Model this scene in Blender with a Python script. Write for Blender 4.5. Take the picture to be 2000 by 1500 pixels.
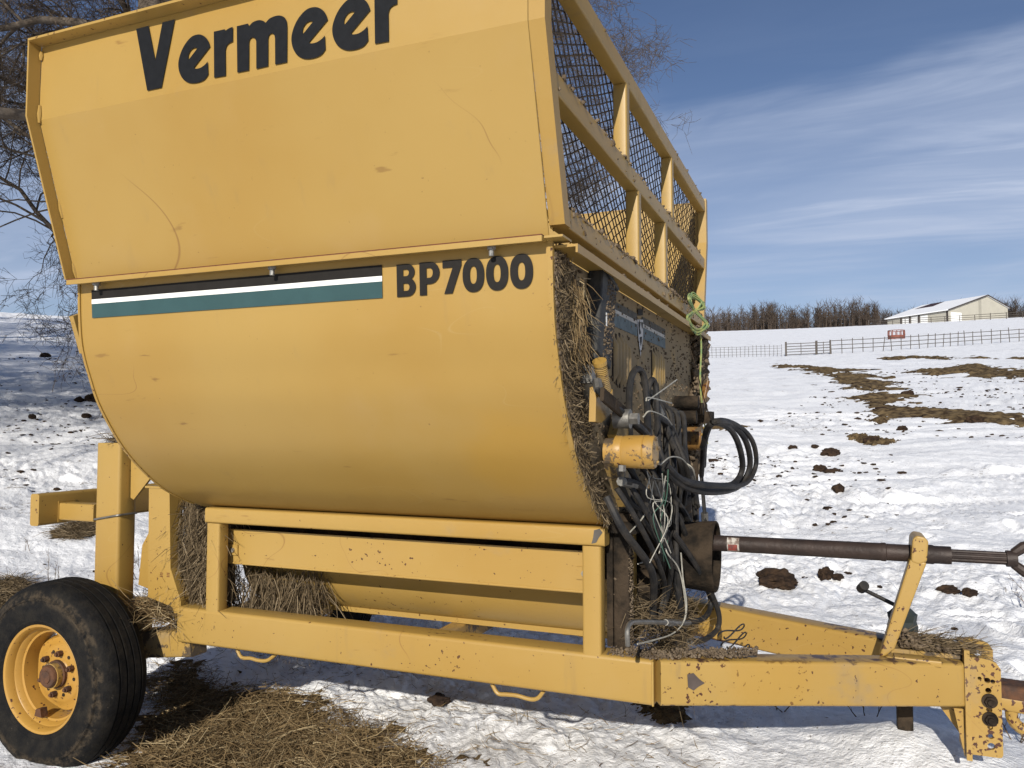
import bpy, bmesh, math, random
import numpy as np
from mathutils import Vector, Matrix
from math import radians, pi, sin, cos

scene = bpy.context.scene
for o in list(bpy.data.objects):
    bpy.data.objects.remove(o)

# ------------------------------------------------------------------ camera
cam_d = bpy.data.cameras.new("camera")
cam = bpy.data.objects.new("camera", cam_d)
scene.collection.objects.link(cam)
cam_d.sensor_fit = 'HORIZONTAL'
cam_d.sensor_width = 36.0
cam_d.lens = 27.83
cam_d.clip_start = 0.05
cam_d.clip_end = 9000
right = Vector((0.9263, 0.3768, 0.0)).normalized()
fwd = Vector((-0.3763, 0.9251, 0.0501)).normalized()
up = right.cross(fwd).normalized()
fwd = up.cross(right).normalized()
M = Matrix((right, up, -fwd)).transposed().to_4x4()
M.translation = (0, 0, 1.4)
cam.matrix_world = M
scene.camera = cam

# ------------------------------------------------------------------ sky and sun
SUN_EL = radians(24.5)
SUN_TRAVEL = Vector((-0.13 * cos(SUN_EL), cos(SUN_EL), -sin(SUN_EL))).normalized()
world = bpy.data.worlds.new("World")
scene.world = world
world.use_nodes = True
wn = world.node_tree
wn.nodes.clear()
w_out = wn.nodes.new("ShaderNodeOutputWorld")
w_bg = wn.nodes.new("ShaderNodeBackground")
w_sky = wn.nodes.new("ShaderNodeTexSky")
w_sky.sky_type = 'NISHITA'
w_sky.sun_disc = False
w_sky.sun_elevation = SUN_EL
# the sun stands towards -Y (behind the photographer)
w_sky.sun_rotation = radians(172.6)
w_sky.altitude = 250
w_sky.air_density = 1.0
w_sky.dust_density = 0.15
w_sky.ozone_density = 2.2
w_bg.inputs["Strength"].default_value = 0.075
w_tc = wn.nodes.new("ShaderNodeTexCoord")
# thin streaked cirrus: direction projected on a flat layer overhead
w_sep = wn.nodes.new("ShaderNodeSeparateXYZ")
wn.links.new(w_tc.outputs["Generated"], w_sep.inputs[0])
def wmath(op, a, b=None, clamp=False):
    n = wn.nodes.new("ShaderNodeMath"); n.operation = op; n.use_clamp = clamp
    for i, v in enumerate((a, b)):
        if v is None: continue
        if isinstance(v, (int, float)): n.inputs[i].default_value = v
        else: wn.links.new(v, n.inputs[i])
    return n.outputs[0]
zc = wmath('ADD', wmath('MAXIMUM', w_sep.outputs[2], 0.0), 0.16)
cu = wmath('DIVIDE', w_sep.outputs[0], zc)
cv = wmath('DIVIDE', w_sep.outputs[1], zc)
w_comb = wn.nodes.new("ShaderNodeCombineXYZ")
wn.links.new(cu, w_comb.inputs[0]); wn.links.new(cv, w_comb.inputs[1])
def wnoise(scale, detail, rough, sx, sy, rot, off, dist=0.0):
    mp = wn.nodes.new("ShaderNodeMapping")
    mp.inputs["Scale"].default_value = (sx, sy, 1)
    mp.inputs["Rotation"].default_value = (0, 0, rot)
    mp.inputs["Location"].default_value = off
    wn.links.new(w_comb.outputs[0], mp.inputs[0])
    nz = wn.nodes.new("ShaderNodeTexNoise")
    nz.inputs["Scale"].default_value = scale
    nz.inputs["Detail"].default_value = detail
    nz.inputs["Roughness"].default_value = rough
    nz.inputs["Distortion"].default_value = dist
    wn.links.new(mp.outputs[0], nz.inputs["Vector"])
    return nz.outputs[0]
def wramp(v, lo, hi):
    mr = wn.nodes.new("ShaderNodeMapRange"); mr.interpolation_type = 'SMOOTHSTEP'
    mr.inputs[1].default_value = lo; mr.inputs[2].default_value = hi
    wn.links.new(v, mr.inputs[0]); return mr.outputs[0]
c1 = wramp(wnoise(0.55, 5, 0.55, 1.0, 2.3, 0.25, (3.1, 0.4, 0), 0.6), 0.33, 0.66)
c2 = wramp(wnoise(1.6, 7, 0.62, 0.7, 3.2, 0.18, (1.2, 5.0, 0), 0.8), 0.38, 0.72)
cl = wmath('MULTIPLY', c1, wmath('ADD', wmath('MULTIPLY', c2, 0.65), 0.35))
zn = wmath('ADD', w_sep.outputs[2], wmath('MULTIPLY', wmath('SUBTRACT', wnoise(1.1, 5, 0.6, 1.0, 2.0, 0.2, (8.0, 2.0, 0), 0.5), 0.5), 0.16))
bank = wmath('SUBTRACT', 1.0, wmath('MULTIPLY', wramp(zn, 0.325, 0.405), 0.93))
cl = wmath('MULTIPLY', wmath('ADD', wmath('MULTIPLY', cl, 0.72), 0.26), bank, True)
hz = wramp(w_sep.outputs[2], 0.0, 0.30)
w_mix = wn.nodes.new("ShaderNodeMix"); w_mix.data_type = 'RGBA'
wn.links.new(cl, w_mix.inputs[0])
w_tint = wn.nodes.new("ShaderNodeMix"); w_tint.data_type = 'RGBA'; w_tint.blend_type = 'MULTIPLY'; w_tint.inputs[0].default_value = 1.0
w_tint.inputs[7].default_value = (0.88, 0.90, 1.04, 1)      # winter air: a slightly deeper blue
wn.links.new(w_sky.outputs[0], w_tint.inputs[6])
wn.links.new(w_tint.outputs[2], w_mix.inputs[6])
w_mix.inputs[7].default_value = (7.0, 8.0, 10.2, 1)
wn.links.new(w_mix.outputs[2], w_bg.inputs[0])
wn.links.new(w_bg.outputs[0], w_out.inputs[0])

sun_d = bpy.data.lights.new("sun", 'SUN')
sun_d.energy = 5.0
sun_d.angle = radians(0.53)
sun_d.color = (1.0, 0.94, 0.84)
sun = bpy.data.objects.new("sun", sun_d)
scene.collection.objects.link(sun)
sun.rotation_euler = SUN_TRAVEL.to_track_quat('-Z', 'Y').to_euler()
sun.location = (0, -20, 20)

scene.view_settings.view_transform = 'Standard'
scene.view_settings.look = 'None'
scene.view_settings.gamma = 1.0
scene.view_settings.exposure = 0.0
try:
    scene.view_settings.use_curve_mapping = False
except Exception:
    pass
scene.cycles.max_bounces = 6
scene.cycles.diffuse_bounces = 3
scene.cycles.use_adaptive_sampling = True

# ------------------------------------------------------------------ helpers
C = scene.collection

def tag(o, label=None, cat=None, group=None, kind=None):
    if label: o["label"] = label
    if cat: o["category"] = cat
    if group: o["group"] = group
    if kind: o["kind"] = kind
    return o

def empty(name, loc, label=None, cat=None, group=None):
    o = bpy.data.objects.new(name, None)
    o.empty_display_size = 0.2
    C.objects.link(o)
    o.location = loc
    return tag(o, label, cat, group)

def rrect(w, h, r, n=3):
    """rounded rectangle outline, counter-clockwise"""
    r = min(r, w / 2 - 1e-4, h / 2 - 1e-4)
    pts = []
    for cxs, cys, a0 in ((1, 1, 0), (-1, 1, pi / 2), (-1, -1, pi), (1, -1, 1.5 * pi)):
        for i in range(n + 1):
            a = a0 + (pi / 2) * i / n
            pts.append((cxs * (w / 2 - r) + r * cos(a), cys * (h / 2 - r) + r * sin(a)))
    return pts

def frame_of(d, upv=(0, 0, 1)):
    d = Vector(d).normalized()
    u = Vector(upv)
    if abs(d.dot(u)) > 0.98:
        u = Vector((0, 1, 0)) if abs(d.y) < 0.9 else Vector((1, 0, 0))
    s = d.cross(u).normalized()
    t = s.cross(d).normalized()
    return d, s, t

class MB:
    """collects shapes into one mesh object"""
    def __init__(self):
        self.v = []; self.f = []
    def add(self, vs, fs):
        b = len(self.v)
        self.v.extend([tuple(p) for p in vs])
        self.f.extend([tuple(b + i for i in f) for f in fs])
    def box(self, lo, hi, r=0.0):
        (x0, y0, z0), (x1, y1, z1) = lo, hi
        if r > 0:
            # extruded along its longest side with rounded section
            dims = (x1 - x0, y1 - y0, z1 - z0)
            ax = dims.index(max(dims))
            c = ((x0 + x1) / 2, (y0 + y1) / 2, (z0 + z1) / 2)
            p0 = list(c); p1 = list(c)
            p0[ax] = lo[ax]; p1[ax] = hi[ax]
            if ax == 0: self.beam(p0, p1, dims[1], dims[2], r)
            elif ax == 1: self.beam(p0, p1, dims[0], dims[2], r)
            else: self.beam(p0, p1, dims[0], dims[1], r, upv=(0, 1, 0))
            return self
        vs = [(x0,y0,z0),(x1,y0,z0),(x1,y1,z0),(x0,y1,z0),(x0,y0,z1),(x1,y0,z1),(x1,y1,z1),(x0,y1,z1)]
        self.add(vs, [(0,3,2,1),(4,5,6,7),(0,1,5,4),(1,2,6,5),(2,3,7,6),(3,0,4,7)])
        return self
    def beam(self, p0, p1, w, h, r=0.01, upv=(0, 0, 1), n=3):
        """rounded rectangular bar from p0 to p1; w sideways, h along upv"""
        d, s, t = frame_of(Vector(p1) - Vector(p0), upv)
        sec = rrect(w, h, r, n)
        vs = []
        for P in (Vector(p0), Vector(p1)):
            for a, b in sec: vs.append(P + s * a + t * b)
        m = len(sec)
        fs = [(i, (i + 1) % m, m + (i + 1) % m, m + i) for i in range(m)]
        fs = [tuple(reversed(f)) for f in fs]
        fs.append(tuple(range(m))); fs.append(tuple(reversed(range(m, 2 * m))))
        self.add(vs, fs); return self
    def tube(self, pts, r, n=8, cap=True, smooth=0):
        pts = [Vector(p) for p in pts]
        if smooth: pts = spline(pts, smooth)
        m = len(pts)
        if not hasattr(r, '__len__'): r = [r] * m
        elif len(r) != m: r = list(np.interp(np.linspace(0, 1, m), np.linspace(0, 1, len(r)), r))
        vs = []
        d0 = (pts[1] - pts[0]).normalized()
        _, s, t = frame_of(d0)
        for i, P in enumerate(pts):
            if i == 0: d = pts[1] - pts[0]
            elif i == m - 1: d = pts[-1] - pts[-2]
            else: d = pts[i + 1] - pts[i - 1]
            d.normalize()
            s = (s - d * s.dot(d))
            if s.length < 1e-6: _, s, t = frame_of(d)
            s.normalize(); t = d.cross(s)
            for k in range(n):
                a = 2 * pi * k / n
                vs.append(P + s * (r[i] * cos(a)) + t * (r[i] * sin(a)))
        fs = []
        for i in range(m - 1):
            for k in range(n):
                k2 = (k + 1) % n
                fs.append((i*n+k, i*n+k2, (i+1)*n+k2, (i+1)*n+k))
        if cap:
            fs.append(tuple(reversed(range(n)))); fs.append(tuple(range((m-1)*n, m*n)))
        self.add(vs, fs); return self
    def cyl(self, p0, p1, r, n=16, r1=None):
        return self.tube([p0, p1], [r, r if r1 is None else r1], n)
    def lathe(self, prof, origin, axis, n=32):
        """prof: list of (distance along the axis, radius)"""
        d, s, t = frame_of(axis)
        O = Vector(origin); vs = []; fs = []
        for h, r in prof:
            for k in range(n):
                a = 2 * pi * k / n
                vs.append(O + d * h + s * (r * cos(a)) + t * (r * sin(a)))
        m = len(prof)
        for i in range(m - 1):
            for k in range(n):
                k2 = (k + 1) % n
                fs.append((i*n+k, i*n+k2, (i+1)*n+k2, (i+1)*n+k))
        self.add(vs, fs); return self
    def prism(self, poly, off):
        """closed 3D polygon extruded by the vector off"""
        n = len(poly); off = Vector(off)
        vs = [Vector(p) for p in poly] + [Vector(p) + off for p in poly]
        fs = [tuple(range(n)), tuple(reversed(range(n, 2 * n)))]
        fs += [((i + 1) % n, i, n + i, n + (i + 1) % n) for i in range(n)]
        self.add(vs, fs); return self
    def grid(self, P):
        """P[i][j] grid of points"""
        a = len(P); b = len(P[0]); vs = [p for row in P for p in row]
        fs = [(i*b+j, (i+1)*b+j, (i+1)*b+j+1, i*b+j+1) for i in range(a-1) for j in range(b-1)]
        self.add(vs, fs); return self
    def build(self, name, mat, parent=None, smooth=False, angle=35):
        me = bpy.data.meshes.new(name)
        me.from_pydata(self.v, [], self.f)
        bm = bmesh.new(); bm.from_mesh(me)
        bmesh.ops.recalc_face_normals(bm, faces=bm.faces)
        bm.to_mesh(me); bm.free()
        if smooth:
            me.polygons.foreach_set("use_smooth", [True] * len(me.polygons))
            me.set_sharp_from_angle(angle=radians(angle))
        me.materials.append(mat)
        o = bpy.data.objects.new(name, me)
        C.objects.link(o)
        if parent:
            o.parent = parent
            if parent.type == 'EMPTY':
                o.matrix_parent_inverse = Matrix.Translation(parent.location).inverted()
        return o

def spline(pts, k):
    """Catmull-Rom through pts, k pieces per span"""
    pts = [Vector(p) for p in pts]
    P = [pts[0] * 2 - pts[1]] + pts + [pts[-1] * 2 - pts[-2]]
    out = []
    for i in range(1, len(P) - 2):
        a, b, c, d = P[i-1], P[i], P[i+1], P[i+2]
        for j in range(k):
            t = j / k
            out.append(0.5 * ((2*b) + (c - a)*t + (2*a - 5*b + 4*c - d)*t*t + (3*b - a - 3*c + d)*t**3))
    out.append(pts[-1])
    return out

def raw(name, V, F, mat, parent=None, smooth=False):
    """object from numpy vertices (n,3) and faces (m,k)"""
    me = bpy.data.meshes.new(name)
    V = np.asarray(V, dtype=np.float32); F = np.asarray(F, dtype=np.int32)
    k = F.shape[1]
    me.vertices.add(len(V)); me.vertices.foreach_set("co", V.ravel())
    me.loops.add(F.size); me.loops.foreach_set("vertex_index", F.ravel())
    me.polygons.add(len(F))
    me.polygons.foreach_set("loop_start", np.arange(0, F.size, k, dtype=np.int32))
    me.polygons.foreach_set("loop_total", np.full(len(F), k, dtype=np.int32))
    if smooth: me.polygons.foreach_set("use_smooth", np.ones(len(F), dtype=bool))
    me.update(calc_edges=True)
    me.materials.append(mat)
    o = bpy.data.objects.new(name, me); C.objects.link(o)
    if parent:
        o.parent = parent
        if parent.type == 'EMPTY':
            o.matrix_parent_inverse = Matrix.Translation(parent.location).inverted()
    return o

def fill2d(contours, to3d, name, mat, parent, thick=0.0):
    """filled flat outline (with holes), mapped point by point onto a surface"""
    cu = bpy.data.curves.new("outline", 'CURVE'); cu.dimensions = '2D'; cu.fill_mode = 'BOTH'
    cu.extrude = thick / 2
    for ct in contours:
        sp = cu.splines.new('POLY'); sp.points.add(len(ct) - 1)
        for i, p in enumerate(ct): sp.points[i].co = (p[0], p[1], 0, 1)
        sp.use_cyclic_u = True
    tmp = bpy.data.objects.new("outline", cu); C.objects.link(tmp)
    dg = bpy.context.evaluated_depsgraph_get()
    me = bpy.data.meshes.new_from_object(tmp.evaluated_get(dg))
    bpy.data.objects.remove(tmp); bpy.data.curves.remove(cu)
    for v in me.vertices: v.co = Vector(to3d(v.co.x, v.co.y, v.co.z))
    me.name = name; me.materials.clear(); me.materials.append(mat)
    o = bpy.data.objects.new(name, me); C.objects.link(o)
    o.parent = parent
    if parent.type == 'EMPTY':
        o.matrix_parent_inverse = Matrix.Translation(parent.location).inverted()
    return o

# ---- 2D gradient noise on arrays
def _h(ix, iy, seed):
    h = (ix.astype(np.int64) * 374761393 + iy.astype(np.int64) * 668265263 + seed * 1442695041) & 0xffffffff
    h = ((h ^ (h >> 13)) * 1274126177) & 0xffffffff
    return ((h ^ (h >> 16)) & 0xffff) / 65535.0 * 2 * np.pi
def gnoise(x, y, seed=0):
    x0 = np.floor(x); y0 = np.floor(y); fx = x - x0; fy = y - y0
    ux = fx**3 * (fx * (fx * 6 - 15) + 10); uy = fy**3 * (fy * (fy * 6 - 15) + 10)
    def g(dx, dy):
        a = _h(x0 + dx, y0 + dy, seed); return np.cos(a) * (fx - dx) + np.sin(a) * (fy - dy)
    n0 = g(0, 0) * (1 - ux) + g(1, 0) * ux
    n1 = g(0, 1) * (1 - ux) + g(1, 1) * ux
    return (n0 * (1 - uy) + n1 * uy) * 1.5
def sstep(a, b, x):
    t = np.clip((x - a) / (b - a), 0, 1); return t * t * (3 - 2 * t)


# ------------------------------------------------------------------ materials
class NT:
    def __init__(self, name):
        self.m = bpy.data.materials.new(name); self.m.use_nodes = True
        self.t = self.m.node_tree; self.t.nodes.clear()
        self.out = self.t.nodes.new("ShaderNodeOutputMaterial")
        self.b = self.t.nodes.new("ShaderNodeBsdfPrincipled")
        self.t.links.new(self.b.outputs[0], self.out.inputs[0])
        tc = self.t.nodes.new("ShaderNodeTexCoord")
        self.co = tc.outputs["Object"]
    def link(self, a, b): self.t.links.new(a, b)
    def val(self, inp, v):
        if isinstance(v, (int, float, tuple)): inp.default_value = v
        else: self.link(v, inp)
    def mapping(self, scale=(1, 1, 1), rot=(0, 0, 0), loc=(0, 0, 0)):
        n = self.t.nodes.new("ShaderNodeMapping")
        n.inputs["Scale"].default_value = scale; n.inputs["Rotation"].default_value = rot
        n.inputs["Location"].default_value = loc
        self.link(self.co, n.inputs[0]); return n.outputs[0]
    def noise(self, scale, detail=3, rough=0.5, vec=None, dist=0.0):
        n = self.t.nodes.new("ShaderNodeTexNoise")
        n.inputs["Scale"].default_value = scale; n.inputs["Detail"].default_value = detail
        n.inputs["Roughness"].default_value = rough; n.inputs["Distortion"].default_value = dist
        self.link(vec if vec is not None else self.co, n.inputs["Vector"]); return n.outputs[0]
    def voro(self, scale, vec=None, feature='F1', out="Distance"):
        n = self.t.nodes.new("ShaderNodeTexVoronoi"); n.feature = feature
        n.inputs["Scale"].default_value = scale
        self.link(vec if vec is not None else self.co, n.inputs["Vector"]); return n.outputs[out]
    def math(self, op, a, b=0.0, clamp=False):
        n = self.t.nodes.new("ShaderNodeMath"); n.operation = op; n.use_clamp = clamp
        self.val(n.inputs[0], a); self.val(n.inputs[1], b); return n.outputs[0]
    def rng(self, v, lo, hi, a=0.0, b=1.0):
        n = self.t.nodes.new("ShaderNodeMapRange"); n.interpolation_type = 'SMOOTHSTEP'
        self.val(n.inputs[0], v)
        for i, q in enumerate((lo, hi, a, b)): n.inputs[i + 1].default_value = q
        return n.outputs[0]
    def mix(self, f, a, b):
        n = self.t.nodes.new("ShaderNodeMix"); n.data_type = 'RGBA'
        self.val(n.inputs[0], f)
        for i, q in ((6, a), (7, b)):
            if isinstance(q, tuple): n.inputs[i].default_value = q if len(q) == 4 else (*q, 1)
            else: self.link(q, n.inputs[i])
        return n.outputs[2]
    def bump(self, h, strength=0.3, dist=0.01):
        n = self.t.nodes.new("ShaderNodeBump")
        n.inputs["Strength"].default_value = strength; n.inputs["Distance"].default_value = dist
        self.link(h, n.inputs["Height"]); self.link(n.outputs[0], self.b.inputs["Normal"])
    def done(self, col, rough=0.5, metal=0.0, spec=0.5):
        i = self.b.inputs
        self.val(i["Base Color"], col if not isinstance(col, tuple) else (*col[:3], 1))
        self.val(i["Roughness"], rough); self.val(i["Metallic"], metal)
        self.val(i["Specular IOR Level"], spec)
        return self.m

YEL = (0.362, 0.232, 0.063)
MUD = (0.085, 0.060, 0.038)

def paint(name, base=YEL, rust=0.0, scratch=0.5, grime=0.0, mud=0.0, rough=0.42, seed=0.0, streak=0.0, patches=(), edge=None):
    n = NT(name)
    v = n.mapping(loc=(seed, seed * 0.7, seed * 1.3))
    big = n.noise(0.9, 4, 0.55, v)
    col = n.mix(n.rng(big, 0.35, 0.7), base, (base[0] * 0.93, base[1] * 0.87, base[2] * 0.72))
    fade = n.noise(3.5, 5, 0.6, v)
    col = n.mix(n.rng(fade, 0.5, 0.85, 0, 0.30), col, (base[0] * 1.06, base[1] * 1.12, base[2] * 1.7))
    if scratch > 0:
        s1 = n.noise(0.75, 1.5, 0.45, n.mapping((1, 1, 1.6), loc=(seed + 4, 2, seed)), 1.3)
        line = n.rng(n.math('ABSOLUTE', n.math('SUBTRACT', s1, 0.52)), 0.0, 0.0022, 1.0, 0.0)
        gate = n.rng(n.noise(1.7, 2, 0.5, n.mapping(loc=(seed, 9, 3))), 0.46, 0.55)
        col = n.mix(n.math('MULTIPLY', n.math('MULTIPLY', line, gate), 0.75 * scratch), col, (0.20, 0.10, 0.03))
        s2 = n.noise(1.3, 1.5, 0.45, n.mapping((0.6, 1, 1.9), (0, 0.2, 0), loc=(seed + 14, 7, seed)), 1.0)
        line2 = n.rng(n.math('ABSOLUTE', n.math('SUBTRACT', s2, 0.50)), 0.0, 0.0018, 1.0, 0.0)
        gate2 = n.rng(n.noise(2.6, 2, 0.5, n.mapping(loc=(seed + 3, 1, 6))), 0.50, 0.60)
        col = n.mix(n.math('MULTIPLY', n.math('MULTIPLY', line2, gate2), 0.18 * scratch), col, (0.44, 0.34, 0.16))
        # short scuffs running mostly lengthwise
        sc = n.noise(26, 3, 0.55, n.mapping((0.22, 1, 1.0), (0, 0.12, 0), loc=(seed, 0, 1)))
        scg = n.rng(n.noise(2.2, 2, 0.5, n.mapping(loc=(7, seed, 3))), 0.5, 0.68)
        col = n.mix(n.math('MULTIPLY', n.rng(sc, 0.66, 0.73), n.math('MULTIPLY', scg, 0.75 * scratch)), col, (0.17, 0.085, 0.025))
        sp = n.noise(75, 2, 0.5, v)
        col = n.mix(n.math('MULTIPLY', n.rng(sp, 0.735, 0.78), 0.6 * scratch), col, (0.14, 0.07, 0.025))
    if streak > 0:
        st = n.noise(16, 4, 0.6, n.mapping((1, 1, 0.12), loc=(seed, 1, 0)))
        sg = n.rng(n.noise(2.6, 3, 0.6, v), 0.48, 0.62)
        col = n.mix(n.math('MULTIPLY', n.rng(st, 0.56, 0.74), n.math('MULTIPLY', sg, streak)), col, (0.16, 0.12, 0.075))
    if rust > 0:
        r1 = n.noise(62, 2, 0.5, v)
        rg = n.noise(3.1, 3, 0.6, n.mapping(loc=(seed + 1, 3, 2)))
        rm = n.rng(n.math('ADD', r1, n.math('MULTIPLY', rg, 0.35)), 0.90 - 0.10 * rust, 0.925 - 0.10 * rust)
        col = n.mix(rm, col, n.mix(n.noise(80, 3), (0.10, 0.035, 0.014), (0.045, 0.022, 0.015)))
    if edge:
        sx = n.t.nodes.new("ShaderNodeSeparateXYZ"); n.link(n.co, sx.inputs[0])
        mid = n.math('SUBTRACT', edge[0], n.math('MULTIPLY', n.math('ADD', sx.outputs[0], 0.546), edge[2]))
        dz = n.math('ABSOLUTE', n.math('SUBTRACT', sx.outputs[2], mid))
        en = n.math('ADD', dz, n.math('MULTIPLY', n.math('SUBTRACT', n.noise(19, 5, 0.65, v), 0.5), 0.055))
        col = n.mix(n.rng(en, edge[1] - 0.004, edge[1] + 0.003), col, n.mix(n.noise(70, 3), (0.085, 0.036, 0.017), (0.035, 0.021, 0.015)))
    rv = rough
    if grime > 0:
        g = n.noise(4.2, 7, 0.66, n.mapping(loc=(seed, 4, 8)))
        gm = n.rng(g, 0.66 - 0.36 * grime, 0.84 - 0.30 * grime)
        gm = n.math('MULTIPLY', gm, min(1.0, 0.45 + 0.5 * grime))
        col = n.mix(gm, col, n.mix(n.noise(40, 4), (0.20, 0.150, 0.086), (0.28, 0.212, 0.125)))
        rv = n.math('ADD', n.math('MULTIPLY', gm, 0.4), rough, True)
    if mud > 0:
        g = n.noise(9, 9, 0.7, n.mapping(loc=(seed, 14, 8)))
        mm = n.rng(g, 0.68 - 0.34 * mud, 0.72 - 0.34 * mud)
        col = n.mix(mm, col, n.mix(n.noise(60, 5, 0.7), (0.045, 0.031, 0.022), (0.14, 0.105, 0.066)))
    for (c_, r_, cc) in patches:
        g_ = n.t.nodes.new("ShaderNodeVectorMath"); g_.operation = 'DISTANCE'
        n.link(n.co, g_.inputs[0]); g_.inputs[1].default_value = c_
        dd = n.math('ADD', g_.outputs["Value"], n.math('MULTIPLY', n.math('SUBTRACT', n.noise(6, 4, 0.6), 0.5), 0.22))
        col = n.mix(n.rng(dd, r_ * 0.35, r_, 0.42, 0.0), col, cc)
    b = n.noise(7, 3, 0.5, v)
    n.bump(b, 0.05, 0.02)
    return n.done(col, rv, 0.0, 0.4)

M_panel = paint("paint_panel", scratch=0.9, seed=0.0, streak=0.16, grime=0.05)
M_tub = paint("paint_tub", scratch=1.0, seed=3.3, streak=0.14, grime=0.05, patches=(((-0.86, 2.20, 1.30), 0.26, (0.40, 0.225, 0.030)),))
M_frame = paint("paint_frame", scratch=0.8, grime=0.10, seed=6.1, rust=0.15)
M_beam = paint("paint_beam", scratch=0.9, grime=0.16, seed=8.2, rust=0.25, streak=0.25)
M_tongue = paint("paint_tongue", scratch=0.6, grime=0.28, rust=0.55, seed=2.4, streak=0.9, edge=(0.5815, 0.074, 0.0483), patches=(((-0.22, 2.72, 0.60), 0.20, (0.36, 0.205, 0.032)),))
M_arm = paint("paint_hanger", scratch=0.6, grime=0.25, rust=0.7, seed=1.4, streak=0.4)
M_plate = paint("paint_hitch_plate", scratch=0.4, grime=0.25, rust=1.2, seed=5.7)
M_front = paint("paint_front_plate", scratch=0.3, grime=1.25, mud=0.12, seed=1.9, rough=0.6)
M_grimy = paint("paint_grimy", scratch=0.4, grime=0.75, mud=0.5, rust=0.6, seed=4.4)
M_rail = paint("paint_mesh_rail", scratch=0.3, grime=0.30, seed=9.3)
M_wheelpaint = paint("paint_wheel", base=(0.41, 0.235, 0.050), scratch=0.4, rust=0.5, grime=0.15, seed=7.7)
M_motor = paint("paint_motor", base=(0.37, 0.215, 0.048), scratch=0.5, grime=0.5, mud=0.42, rust=0.8, seed=5.1)
M_louvre = paint("paint_louvre", scratch=0.2, grime=0.8, seed=2.9)
M_lip = paint("paint_rim_edge", scratch=0.3, grime=0.15, rust=0.5, seed=0.8)

def simple(name, col, rough=0.6, metal=0.0, var=0.25, scale=12, bump=0.1, bscale=None, col2=None, spec=0.4, detail=5):
    n = NT(name)
    k = n.noise(scale, detail, 0.6)
    c2 = col2 if col2 else tuple(c * (1 - var) for c in col)
    c = n.mix(n.rng(k, 0.35, 0.65), col, c2)
    if bump: n.bump(n.noise(bscale or scale * 3, 4, 0.6), bump, 0.01)
    return n.done(c, rough, metal, spec)

M_black = simple("black_decal", (0.011, 0.012, 0.014), 0.6, 0, 0.2, 40, 0.03, spec=0.12)
M_charcoal = simple("charcoal_stripe", (0.020, 0.018, 0.016), 0.6, 0, 0.15, 30, 0.03, spec=0.12)
M_white = simple("white_stripe", (0.80, 0.80, 0.77), 0.5, 0, 0.08, 20, 0.02)
M_teal = simple("teal_stripe", (0.040, 0.084, 0.088), 0.5, 0, 0.12, 8, 0.02, spec=0.12)
M_frontgrey = simple("dusty_grey_stripe", (0.085, 0.080, 0.068), 0.8, 0, 0.3, 30, 0.05)
M_frontblue = simple("dusty_blue_stripe", (0.12, 0.155, 0.165), 0.8, 0, 0.3, 30, 0.05)
M_frontwhite = simple("dusty_white_stripe", (0.46, 0.44, 0.40), 0.8, 0, 0.2, 60, 0.05)
M_silver = simple("emblem_silver", (0.48, 0.47, 0.46), 0.5, 0.2, 0.25, 60, 0.05)
M_rubber = simple("tyre_rubber", (0.0075, 0.0075, 0.008), 0.75, 0, 0.0, 22, 0.5, 110, (0.019, 0.0165, 0.014), 0.12)
def tyremat():
    n = NT("tyre_rubber")
    sx = n.t.nodes.new("ShaderNodeSeparateXYZ"); n.link(n.co, sx.inputs[0])
    dx = n.math('ADD', sx.outputs[0], 2.94); dz = n.math('SUBTRACT', sx.outputs[2], 0.387)
    rad_ = n.math('SQRT', n.math('ADD', n.math('MULTIPLY', dx, dx), n.math('MULTIPLY', dz, dz)))
    col = n.mix(n.rng(n.noise(22, 5, 0.6), 0.35, 0.7), (0.0075, 0.0075, 0.008), (0.018, 0.016, 0.0135))
    ring = n.math('MULTIPLY', n.rng(rad_, 0.288, 0.312), n.rng(rad_, 0.338, 0.352, 1.0, 0.0))
    dust = n.math('MULTIPLY', ring, n.rng(n.noise(30, 6, 0.7), 0.42, 0.62, 0.0, 0.85))
    col = n.mix(dust, col, (0.060, 0.046, 0.031))
    fl = n.rng(n.noise(55, 3, 0.6), 0.70, 0.76, 0.0, 0.8)
    col = n.mix(fl, col, (0.075, 0.062, 0.047))
    n.bump(n.noise(95, 4, 0.6), 0.5, 0.01)
    return n.done(col, 0.78, 0.0, 0.12)
M_rubber = tyremat()
M_hose = simple("hose_rubber", (0.012, 0.0125, 0.014), 0.6, 0, 0.0, 18, 0.2, 90, (0.034, 0.030, 0.026), 0.25)
M_steel = simple("dull_steel", (0.23, 0.22, 0.20), 0.5, 0.7, 0.3, 40, 0.1)
M_zinc = simple("zinc_bolt", (0.38, 0.37, 0.34), 0.45, 0.7, 0.3, 60, 0.1)
M_dark = simple("grimy_dark_steel", (0.012, 0.010, 0.008), 0.9, 0.0, 0.5, 12, 0.9, 40, (0.050, 0.036, 0.024), 0.12)
M_shaft = simple("brown_black_shaft", (0.026, 0.018, 0.015), 0.55, 0.2, 0.4, 9, 0.25, 60, (0.045, 0.030, 0.024))
M_rust = simple("rusty_iron", (0.11, 0.048, 0.022), 0.8, 0.1, 0.3, 22, 0.5, 50, (0.055, 0.030, 0.020))
M_redbrown = simple("rust_edge", (0.14, 0.045, 0.018), 0.8, 0.0, 0.3, 60, 0.3)
M_wire = simple("mesh_wire", (0.052, 0.040, 0.031), 0.7, 0.2, 0.4, 30, 0.1, None, (0.11, 0.075, 0.04))
M_box = simple("black_valve_box", (0.026, 0.027, 0.027), 0.75, 0, 0.0, 14, 0.5, 45, (0.055, 0.052, 0.046))
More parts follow.
